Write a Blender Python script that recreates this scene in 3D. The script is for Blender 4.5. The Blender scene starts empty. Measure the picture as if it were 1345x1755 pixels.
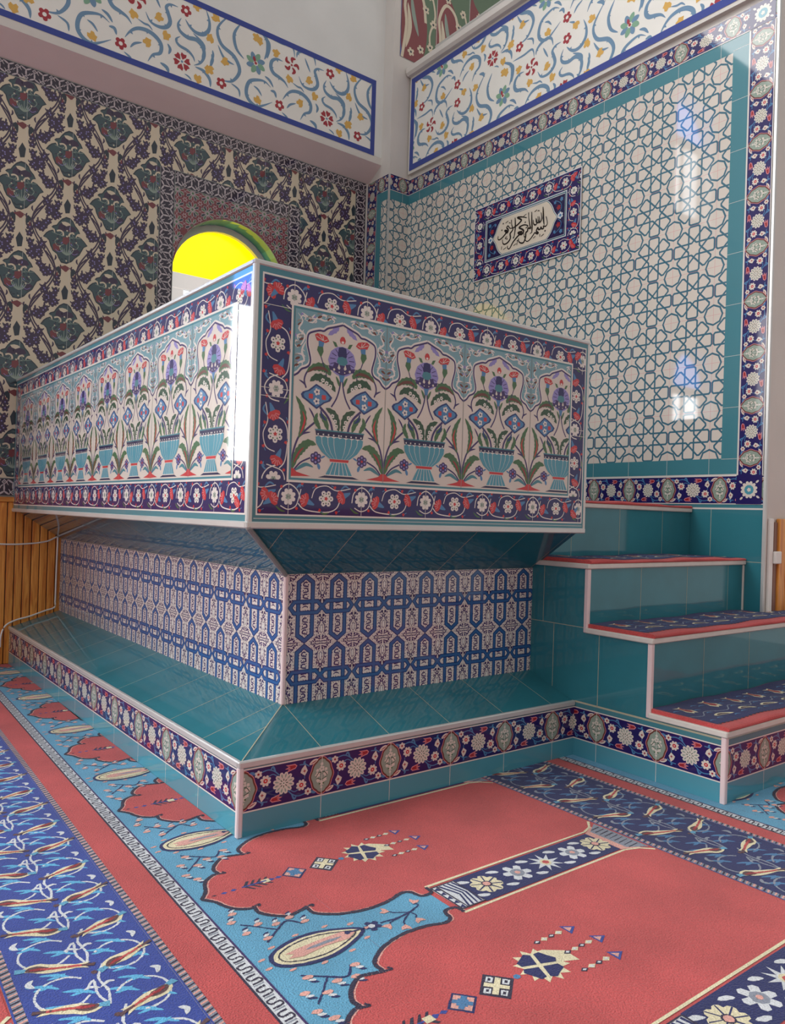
import bpy, math, random, json
from math import sin, cos, pi, radians
from mathutils import Vector, Matrix
random.seed(7)
C = bpy.context.scene.collection
SC = bpy.context.scene
# ---------------------------------------------------------------- camera
CAMP = Vector((-1.2193, -2.3709, 1.1)); YAW, PITCH, ROLL = 0.9136, 0.0025, 0.0308
fw = Vector((cos(YAW)*cos(PITCH), sin(YAW)*cos(PITCH), sin(PITCH)))
rt = Vector((sin(YAW), -cos(YAW), 0)); upv = rt.cross(fw)
r2 = cos(ROLL)*rt + sin(ROLL)*upv; u2 = -sin(ROLL)*rt + cos(ROLL)*upv
cd = bpy.data.cameras.new('camera'); cam = bpy.data.objects.new('camera', cd); C.objects.link(cam)
m = Matrix((r2, u2, -fw)).transposed().to_4x4(); m.translation = CAMP; cam.matrix_world = m
cd.sensor_fit = 'VERTICAL'; cd.sensor_height = 36; cd.lens = 36*1343.44/1755; cd.clip_start = .02
SC.camera = cam
# ---------------------------------------------------------------- light
SC.view_settings.view_transform = 'Standard'; SC.view_settings.look = 'None'
SC.view_settings.exposure = 0.0; SC.view_settings.gamma = 1; SC.view_settings.use_curve_mapping = False
W = bpy.data.worlds.new('world'); SC.world = W; W.use_nodes = True
WORLD = .54; LOBE = 8.6; WIN2 = 15.0; WIN3 = 7.0; YEL = 1.6; LOWP = 1.1
W.node_tree.nodes['Background'].inputs[0].default_value = (1, .985, .965, 1)
wn = W.node_tree; wt = wn.nodes.new('ShaderNodeTexCoord'); wd = wn.nodes.new('ShaderNodeVectorMath'); wd.operation = 'DOT_PRODUCT'
wd.inputs[1].default_value = Vector((-.74, .46, .46)).normalized()      # the hall's bright window side
wn.links.new(wt.outputs['Generated'], wd.inputs[0])
def wmath(op, a, b):
    n_ = wn.nodes.new('ShaderNodeMath'); n_.operation = op
    for i_, v_ in enumerate((a, b)):
        if hasattr(v_, 'links'): wn.links.new(v_, n_.inputs[i_])
        else: n_.inputs[i_].default_value = v_
    return n_.outputs[0]
wv = wmath('ADD', wmath('MULTIPLY', wmath('POWER', wmath('MAXIMUM', wd.outputs['Value'], 0.), 12.), LOBE), WORLD)
wn.links.new(wv, wn.nodes['Background'].inputs[1])
# ---------------------------------------------------------------- colours
def lin(h):
    o = []
    for i in (0, 2, 4):
        c = int(h[i:i+2], 16)/255
        o.append(c/12.92 if c <= .04045 else ((c+.055)/1.055)**2.4)
    return (*o, 1)
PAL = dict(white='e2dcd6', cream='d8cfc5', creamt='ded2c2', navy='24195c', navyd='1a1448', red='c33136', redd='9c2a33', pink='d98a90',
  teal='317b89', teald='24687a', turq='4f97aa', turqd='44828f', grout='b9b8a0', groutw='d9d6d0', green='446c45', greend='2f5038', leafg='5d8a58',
  lav='8f86c4', purp='3a2562', steel='4a7fae', blue='31619c', blued='15306f', sage='8f9f93', grey='8d918e', brown='6a3a30',
  iznk='d8cab2', izd='2c3540', izp='41304a', izr='7a3a40', izt='40545a', frb='7595b2', frd='45529a', fry='dcb062', frr='a8444c', frg='86ae94', frw='eeece6',
  plas='d9d4cf', plasb='e4e5e3', pinkw='e4d0d2', black='17130f', alu='cfcfcd', geo='2e2436', geow='c2b6bb',
  cred='c45051', credd='b8474b', cblue='33489c', cnavy='1c2560', clight='5fa3c6', ccream='e6dcb8', cpink='e2a79c', cgrey='8c93a2', cwhite='d7dbe0', cdark='2b2440', cbrown='5c4046', ccyan='5fb4e0', lime='8fa85a', wht='f0eeea', linec='3d6c80', steps='d6d2cc', gred='83393d', ggreen='5c7459', spand='7aa3ae')
COL = {k: lin(v) for k, v in PAL.items()}
# ---------------------------------------------------------------- materials
def nt(name):
    M = bpy.data.materials.new(name); M.use_nodes = True; n = M.node_tree
    return M, n, n.nodes['Principled BSDF'], n.nodes.new, n.links.new
def mat(name, rough, spec=.5, colvar=.06, nscale=3., bump=.0, bscale=8., bdist=.01, metal=0., coat=0., sheen=0., noise2=0.):
    M, n, b, N, L = nt(name)
    at = N('ShaderNodeAttribute'); at.attribute_name = 'Col'
    tc = N('ShaderNodeTexCoord')
    no = N('ShaderNodeTexNoise'); no.inputs['Scale'].default_value = nscale; no.inputs['Detail'].default_value = 4
    L(tc.outputs['Object'], no.inputs['Vector'])
    mr = N('ShaderNodeMapRange'); mr.inputs['From Min'].default_value = .3; mr.inputs['From Max'].default_value = .7
    mr.inputs['To Min'].default_value = 1-colvar; mr.inputs['To Max'].default_value = 1+colvar*.6
    L(no.outputs['Fac'], mr.inputs['Value'])
    vm = N('ShaderNodeVectorMath'); vm.operation = 'SCALE'
    L(at.outputs['Color'], vm.inputs[0]); L(mr.outputs[0], vm.inputs['Scale'])
    last = vm.outputs[0]
    if noise2:
        n2 = N('ShaderNodeTexNoise'); n2.inputs['Scale'].default_value = 260; n2.inputs['Detail'].default_value = 3
        L(tc.outputs['Object'], n2.inputs['Vector'])
        m2 = N('ShaderNodeMapRange'); m2.inputs['From Min'].default_value = .3; m2.inputs['From Max'].default_value = .7
        m2.inputs['To Min'].default_value = 1-noise2; m2.inputs['To Max'].default_value = 1+noise2
        L(n2.outputs['Fac'], m2.inputs['Value'])
        v2 = N('ShaderNodeVectorMath'); v2.operation = 'SCALE'; L(last, v2.inputs[0]); L(m2.outputs[0], v2.inputs['Scale']); last = v2.outputs[0]
    L(last, b.inputs['Base Color'])
    b.inputs['Roughness'].default_value = rough; b.inputs['Specular IOR Level'].default_value = spec
    b.inputs['Metallic'].default_value = metal; b.inputs['Coat Weight'].default_value = coat; b.inputs['Coat Roughness'].default_value = .04; b.inputs['Coat IOR'].default_value = 1.52
    if sheen: b.inputs['Sheen Weight'].default_value = sheen; b.inputs['Sheen Roughness'].default_value = .6
    if bump:
        bn = N('ShaderNodeTexNoise'); bn.inputs['Scale'].default_value = bscale; bn.inputs['Detail'].default_value = 3
        L(tc.outputs['Object'], bn.inputs['Vector'])
        bp = N('ShaderNodeBump'); bp.inputs['Strength'].default_value = bump; bp.inputs['Distance'].default_value = bdist
        L(bn.outputs['Fac'], bp.inputs['Height']); L(bp.outputs[0], b.inputs['Normal'])
    return M
def glow(name, col, st):
    M, n, b, N, L = nt(name)
    b.inputs['Base Color'].default_value = col; b.inputs['Roughness'].default_value = .15
    b.inputs['Emission Color'].default_value = col; b.inputs['Emission Strength'].default_value = st
    return M
def wood(name, hor=False):
    M, n, b, N, L = nt(name)
    tc = N('ShaderNodeTexCoord'); mp = N('ShaderNodeMapping'); L(tc.outputs['Object'], mp.inputs[0])
    mp.inputs['Scale'].default_value = (2, 20, 20) if hor else (22, 22, 1.6)
    no = N('ShaderNodeTexNoise'); no.inputs['Scale'].default_value = 2; no.inputs['Detail'].default_value = 6; no.inputs['Distortion'].default_value = 1.2
    L(mp.outputs[0], no.inputs['Vector'])
    cr = N('ShaderNodeValToRGB'); cr.color_ramp.elements[0].color = lin('c4742e'); cr.color_ramp.elements[1].color = lin('eaa650')
    cr.color_ramp.elements[0].position = .35; cr.color_ramp.elements[1].position = .65
    L(no.outputs['Fac'], cr.inputs[0])
    at = N('ShaderNodeAttribute'); at.attribute_name = 'Col'
    mx = N('ShaderNodeVectorMath'); mx.operation = 'MULTIPLY'; L(cr.outputs[0], mx.inputs[0]); L(at.outputs['Color'], mx.inputs[1])
    L(mx.outputs[0], b.inputs['Base Color']); b.inputs['Roughness'].default_value = .35
    return M
MAT = dict(tile=mat('glazed_tile', .4, .12, .05, 2.5, .06, 9, .01, coat=.9),
  ptile=mat('plain_glazed_tile', .4, .12, .12, 5, .12, 22, .004, coat=.9),
  plaster=mat('painted_plaster', .75, .25, .04, 3, .12, 60, .002),
  metal=mat('brushed_aluminium', .3, .5, .05, 6, metal=.35),
  trim=mat('plastic_trim', .35, .5, .05, 6),
  carpet=mat('wool_carpet', .95, .1, .17, 4, .9, 220, .004, sheen=.15, noise2=.16),
  stone=mat('marble_edge', .4, .5, .06, 20),
  wood=wood('varnished_pine'), woodh=wood('varnished_pine_rail', True),
  yglass=glow('yellow_glass', (1, .80, .0, 1), YEL), bglass=glow('blue_glass', (.10, .32, 1, 1), 7.),
  day2=glow('daylit_glass', (.93, .97, 1, 1), WIN2), day3=glow('daylit_glass_high', (.93, .97, 1, 1), WIN3), fglow=glow('frame_glow', (.93, .87, .84, 1), .42), pane=glow('daylit_pane', (.9, .95, 1, 1), LOWP))
# ---------------------------------------------------------------- 2D pattern toolkit
def cat(pts, n=5, closed=False):
    if len(pts) < 3: return [tuple(p) for p in pts]
    P = list(pts); out = []
    if closed: P = [P[-1]]+P+[P[0], P[1]]
    else: P = [P[0]]+P+[P[-1]]
    for i in range(1, len(P)-2):
        a, b, c, d = P[i-1:i+3]
        for k in range(n):
            t = k/n; t2 = t*t; t3 = t2*t
            out.append(tuple(.5*(2*b[j]+(c[j]-a[j])*t+(2*a[j]-5*b[j]+4*c[j]-d[j])*t2+(3*b[j]-a[j]-3*c[j]+d[j])*t3) for j in (0, 1)))
    if not closed: out.append(tuple(P[-2]))
    return out
class P2:
    def __init__(s): s.f = []
    def poly(s, pts, c, l=1): s.f.append(([(p[0], p[1]) for p in pts], c, l)); return s
    def rect(s, x0, y0, x1, y1, c, l=1): return s.poly([(x0, y0), (x1, y0), (x1, y1), (x0, y1)], c, l)
    def frame(s, x0, y0, x1, y1, w, c, l=1):
        s.rect(x0, y0, x1, y0+w, c, l); s.rect(x0, y1-w, x1, y1, c, l); s.rect(x0, y0+w, x0+w, y1-w, c, l); s.rect(x1-w, y0+w, x1, y1-w, c, l); return s
    def disc(s, x, y, r, c, l=1, n=10, ry=None):
        ry = ry or r; return s.poly([(x+r*cos(2*pi*i/n), y+ry*sin(2*pi*i/n)) for i in range(n)], c, l)
    def rose(s, x, y, r, k, c, l=1, dip=.25, rot=0., n=4):
        pts = []
        for i in range(k*n):
            a = 2*pi*i/(k*n); q = abs(sin(k*a/2))**.6
            pts.append((x+r*(1-dip+dip*q)*cos(a+rot), y+r*(1-dip+dip*q)*sin(a+rot)))
        return s.poly(pts, c, l)
    def star(s, x, y, r, r1, k, c, l=1, rot=0.):
        return s.poly([(x+(r if i % 2 == 0 else r1)*cos(pi*i/k+rot), y+(r if i % 2 == 0 else r1)*sin(pi*i/k+rot)) for i in range(2*k)], c, l)
    def stroke(s, pts, w, c, l=1, taper=None, closed=False, n=5, smooth=True):
        q = cat(pts, n, closed) if smooth else [tuple(p) for p in pts]
        if closed: q = q+[q[0]]
        m_ = len(q); L_, R_ = [], []
        for i, p in enumerate(q):
            if closed: a, b = q[i-1 if i else m_-2], q[i+1 if i < m_-1 else 1]
            else: a, b = q[max(i-1, 0)], q[min(i+1, m_-1)]
            dx, dy = b[0]-a[0], b[1]-a[1]; d = math.hypot(dx, dy) or 1
            t = i/(m_-1); k = 1.
            if taper == 'both': k = max(.12, sin(pi*t)**.7)
            elif taper == 'pen': k = max(.55, sin(pi*t)**.4)
            elif taper == 'end': k = max(.15, 1-t)
            elif taper == 'start': k = max(.15, t)
            nx, ny = -dy/d*w*k/2, dx/d*w*k/2
            if not smooth and 0 < i < m_-1 or (not smooth and closed):
                e1 = (p[0]-a[0], p[1]-a[1]); e2 = (b[0]-p[0], b[1]-p[1])
                h1, h2 = math.hypot(*e1) or 1, math.hypot(*e2) or 1
                cc = max(.35, math.sqrt(max(.1, (1+(e1[0]*e2[0]+e1[1]*e2[1])/h1/h2)/2)))
                u_ = (e1[0]/h1+e2[0]/h2, e1[1]/h1+e2[1]/h2); uu = math.hypot(*u_) or 1
                nx, ny = -u_[1]/uu*w/2/cc, u_[0]/uu*w/2/cc
            L_.append((p[0]+nx, p[1]+ny)); R_.append((p[0]-nx, p[1]-ny))
        for i in range(m_-1): s.f.append(([L_[i], L_[i+1], R_[i+1], R_[i]][::-1], c, l))
        return s
    def leaf(s, pts, w, c, l=1, ser=0, n=4):
        if len(pts) == 2: pts = [pts[0], ((pts[0][0]+pts[1][0])/2, (pts[0][1]+pts[1][1])/2), pts[1]]
        q = cat(pts, n); m_ = len(q); A, B = [], []
        for i, p in enumerate(q):
            a, b = q[max(i-1, 0)], q[min(i+1, m_-1)]; dx, dy = b[0]-a[0], b[1]-a[1]; d = math.hypot(dx, dy) or 1
            k = sin(pi*i/(m_-1))**.75 if 0 < i < m_-1 else 0
            if ser and i % 2: k *= 1-ser
            A.append((p[0]-dy/d*w*k/2, p[1]+dx/d*w*k/2)); B.append((p[0]+dy/d*w*k/2, p[1]-dx/d*w*k/2))
        return s.poly(A+B[-2:0:-1], c, l)
    def petals(s, x, y, r0, r1, k, w, c, l=1, rot=0.):
        for i in range(k):
            a = 2*pi*i/k+rot; u, v = (cos(a), sin(a)), (-sin(a), cos(a)); mdl = (r0+r1)*.55
            s.poly([(x+u[0]*r0, y+u[1]*r0), (x+u[0]*mdl+v[0]*w, y+u[1]*mdl+v[1]*w), (x+u[0]*r1+v[0]*w*.35, y+u[1]*r1+v[1]*w*.35), (x+u[0]*r1-v[0]*w*.35, y+u[1]*r1-v[1]*w*.35), (x+u[0]*mdl-v[0]*w, y+u[1]*mdl-v[1]*w)][::-1], c, l)
        return s
    def add(s, o, tx=0, ty=0, rot=0, sx=1, sy=1, dl=0):
        ca, sa = cos(rot), sin(rot)
        for p, c, l in o.f:
            s.f.append(([(tx+ca*x*sx-sa*y*sy, ty+sa*x*sx+ca*y*sy) for x, y in p], c, l+dl))
        return s
    def warp(s, fn): s.f = [([fn(x, y) for x, y in p], c, l) for p, c, l in s.f]; return s
    def clip(s, x0, y0, x1, y1):
        o = []
        for p, c, l in s.f:
            xs = [q[0] for q in p]; ys = [q[1] for q in p]
            if max(xs) <= x0 or min(xs) >= x1 or max(ys) <= y0 or min(ys) >= y1: continue
            if min(xs) < x0 or max(xs) > x1 or min(ys) < y0 or max(ys) > y1:
                for ax, v, sg in ((0, x0, 1), (0, x1, -1), (1, y0, 1), (1, y1, -1)): p = half(p, ax, v, sg)
                if len(p) < 3: continue
            o.append((p, c, l))
        s.f = o; return s
def half(p, ax, v, sg):
    o = []
    for i in range(len(p)):
        a, b = p[i-1], p[i]; ia = (a[ax]-v)*sg >= 0; ib = (b[ax]-v)*sg >= 0
        if ia != ib:
            t = (v-a[ax])/(b[ax]-a[ax]); o.append((a[0]+(b[0]-a[0])*t, a[1]+(b[1]-a[1])*t))
        if ib: o.append(b)
    return o
def rep(o, n, dx, dy=0, x0=0, y0=0):
    r = P2()
    for i in range(n): r.add(o, x0+i*dx, y0+i*dy)
    return r
# ---------------------------------------------------------------- mesh builder
class MB:
    def __init__(s, defmat='tile'): s.v = []; s.fc = []; s.c = []; s.m = []; s.slots = []; s.d = defmat; s.sm = []
    def slot(s, k):
        k = k or s.d
        if k not in s.slots: s.slots.append(k)
        return s.slots.index(k)
    def face(s, pts, col='white', mt=None, smooth=False):
        b = len(s.v); s.v += [tuple(p) for p in pts]; s.fc.append(tuple(range(b, b+len(pts))))
        s.c.append(COL[col] if isinstance(col, str) else col); s.m.append(s.slot(mt)); s.sm.append(smooth)
    def box(s, a, b, col='white', mt=None, rot=None):
        (x0, y0, z0), (x1, y1, z1) = a, b
        if x0 > x1: x0, x1 = x1, x0
        if y0 > y1: y0, y1 = y1, y0
        if z0 > z1: z0, z1 = z1, z0
        V = [(x, y, z) for x in (x0, x1) for y in (y0, y1) for z in (z0, z1)]
        for f in ((0, 1, 3, 2), (4, 6, 7, 5), (0, 4, 5, 1), (2, 3, 7, 6), (0, 2, 6, 4), (1, 5, 7, 3)):
            s.face([V[i] for i in f], col, mt)
    def bbox(s, a, b, r=.004, col='white', mt=None):
        'bevelled box'
        (x0, y0, z0), (x1, y1, z1) = a, b
        cx, cy, cz = (x0+x1)/2, (y0+y1)/2, (z0+z1)/2; hx, hy, hz = abs(x1-x0)/2, abs(y1-y0)/2, abs(z1-z0)/2
        r = min(r, hx*.9, hy*.9, hz*.9)
        bm_v = {}
        for sx in (-1, 1):
            for sy in (-1, 1):
                for sz in (-1, 1):
                    bm_v[sx, sy, sz] = ((cx+sx*hx, cy+sy*(hy-r), cz+sz*(hz-r)), (cx+sx*(hx-r), cy+sy*hy, cz+sz*(hz-r)), (cx+sx*(hx-r), cy+sy*(hy-r), cz+sz*hz))
        B = bm_v
        def q(l): s.face(l, col, mt)
        for sg in (-1, 1):
            o = [(-1, -1), (1, -1), (1, 1), (-1, 1)]
            if sg < 0: o = o[::-1]
            q([B[sg, a_, b_][0] for a_, b_ in o]); q([B[b_, sg, a_][1] for a_, b_ in o]); q([B[a_, b_, sg][2] for a_, b_ in o])
        for a_ in (-1, 1):
            for b_ in (-1, 1):
                q([B[-1, a_, b_][1], B[1, a_, b_][1], B[1, a_, b_][2], B[-1, a_, b_][2]])
                q([B[a_, -1, b_][0], B[a_, 1, b_][0], B[a_, 1, b_][2], B[a_, -1, b_][2]])
                q([B[a_, b_, -1][0], B[a_, b_, 1][0], B[a_, b_, 1][1], B[a_, b_, -1][1]])
                for c_ in (-1, 1): q([B[c_, a_, b_][0], B[c_, a_, b_][1], B[c_, a_, b_][2]]) if b_ else None
    def tube(s, pts, r, col='white', mt=None, n=8):
        rings = []
        for i, p in enumerate(pts):
            p = Vector(p); a = Vector(pts[max(i-1, 0)]); b = Vector(pts[min(i+1, len(pts)-1)]); t = (b-a).normalized()
            u = t.cross(Vector((0, 0, 1)) if abs(t.z) < .9 else Vector((1, 0, 0))).normalized(); v = t.cross(u)
            rings.append([p+u*r*cos(2*pi*k/n)+v*r*sin(2*pi*k/n) for k in range(n)])
        for A, B in zip(rings, rings[1:]):
            for k in range(n): s.face([A[k], A[(k+1) % n], B[(k+1) % n], B[k]], col, mt, True)
        s.face(rings[0][::-1], col, mt); s.face(rings[-1], col, mt)
    def pat(s, p, O, U, V, h=.00012, mt=None, jit=0.):
        O, U, V = Vector(O), Vector(U), Vector(V); N = U.cross(V).normalized()
        k = s.slot(mt)
        for ip, (pts, c, l) in enumerate(p.f):
            l = l+.7*((ip*.6180339) % 1); b = len(s.v); ar = 0
            for i in range(len(pts)): ar += pts[i-1][0]*pts[i][1]-pts[i][0]*pts[i-1][1]
            if abs(ar) < 1e-8: continue
            if ar < 0: pts = pts[::-1]
            for x, y in pts:
                if jit: x += random.uniform(-jit, jit); y += random.uniform(-jit, jit)
                q = O+U*x+V*y+N*(h*l); s.v.append((q.x, q.y, q.z))
            s.fc.append(tuple(range(b, b+len(pts)))); s.c.append(COL[c]); s.m.append(k); s.sm.append(False)
    def build(s, name, parent=None, kind=None, loc=None):
        me = bpy.data.meshes.new(name); v = s.v
        if loc: v = [(x-loc[0], y-loc[1], z-loc[2]) for x, y, z in v]
        me.from_pydata(v, [], s.fc)
        for k in s.slots: me.materials.append(MAT[k])
        me.polygons.foreach_set('material_index', s.m); me.polygons.foreach_set('use_smooth', s.sm)
        at = me.color_attributes.new('Col', 'FLOAT_COLOR', 'CORNER'); buf = []
        for f, c in zip(s.fc, s.c): buf += list(c)*len(f)
        at.data.foreach_set('color', buf)
        o = bpy.data.objects.new(name, me); C.objects.link(o)
        if loc: o.location = loc
        if parent: o.parent = parent; o.matrix_parent_inverse = Matrix.Translation(parent.location).inverted()
        if kind: o['kind'] = kind
        return o
def thing(name, label, cat_, loc=(0, 0, 0), group=None):
    o = bpy.data.objects.new(name, None); C.objects.link(o); o.location = loc; o.empty_display_size = .1
    o['label'] = label; o['category'] = cat_
    if group: o['group'] = group
    return o
def tag(o, label, cat_, group=None):
    o['label'] = label; o['category'] = cat_
    if group: o['group'] = group
    return o
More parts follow.
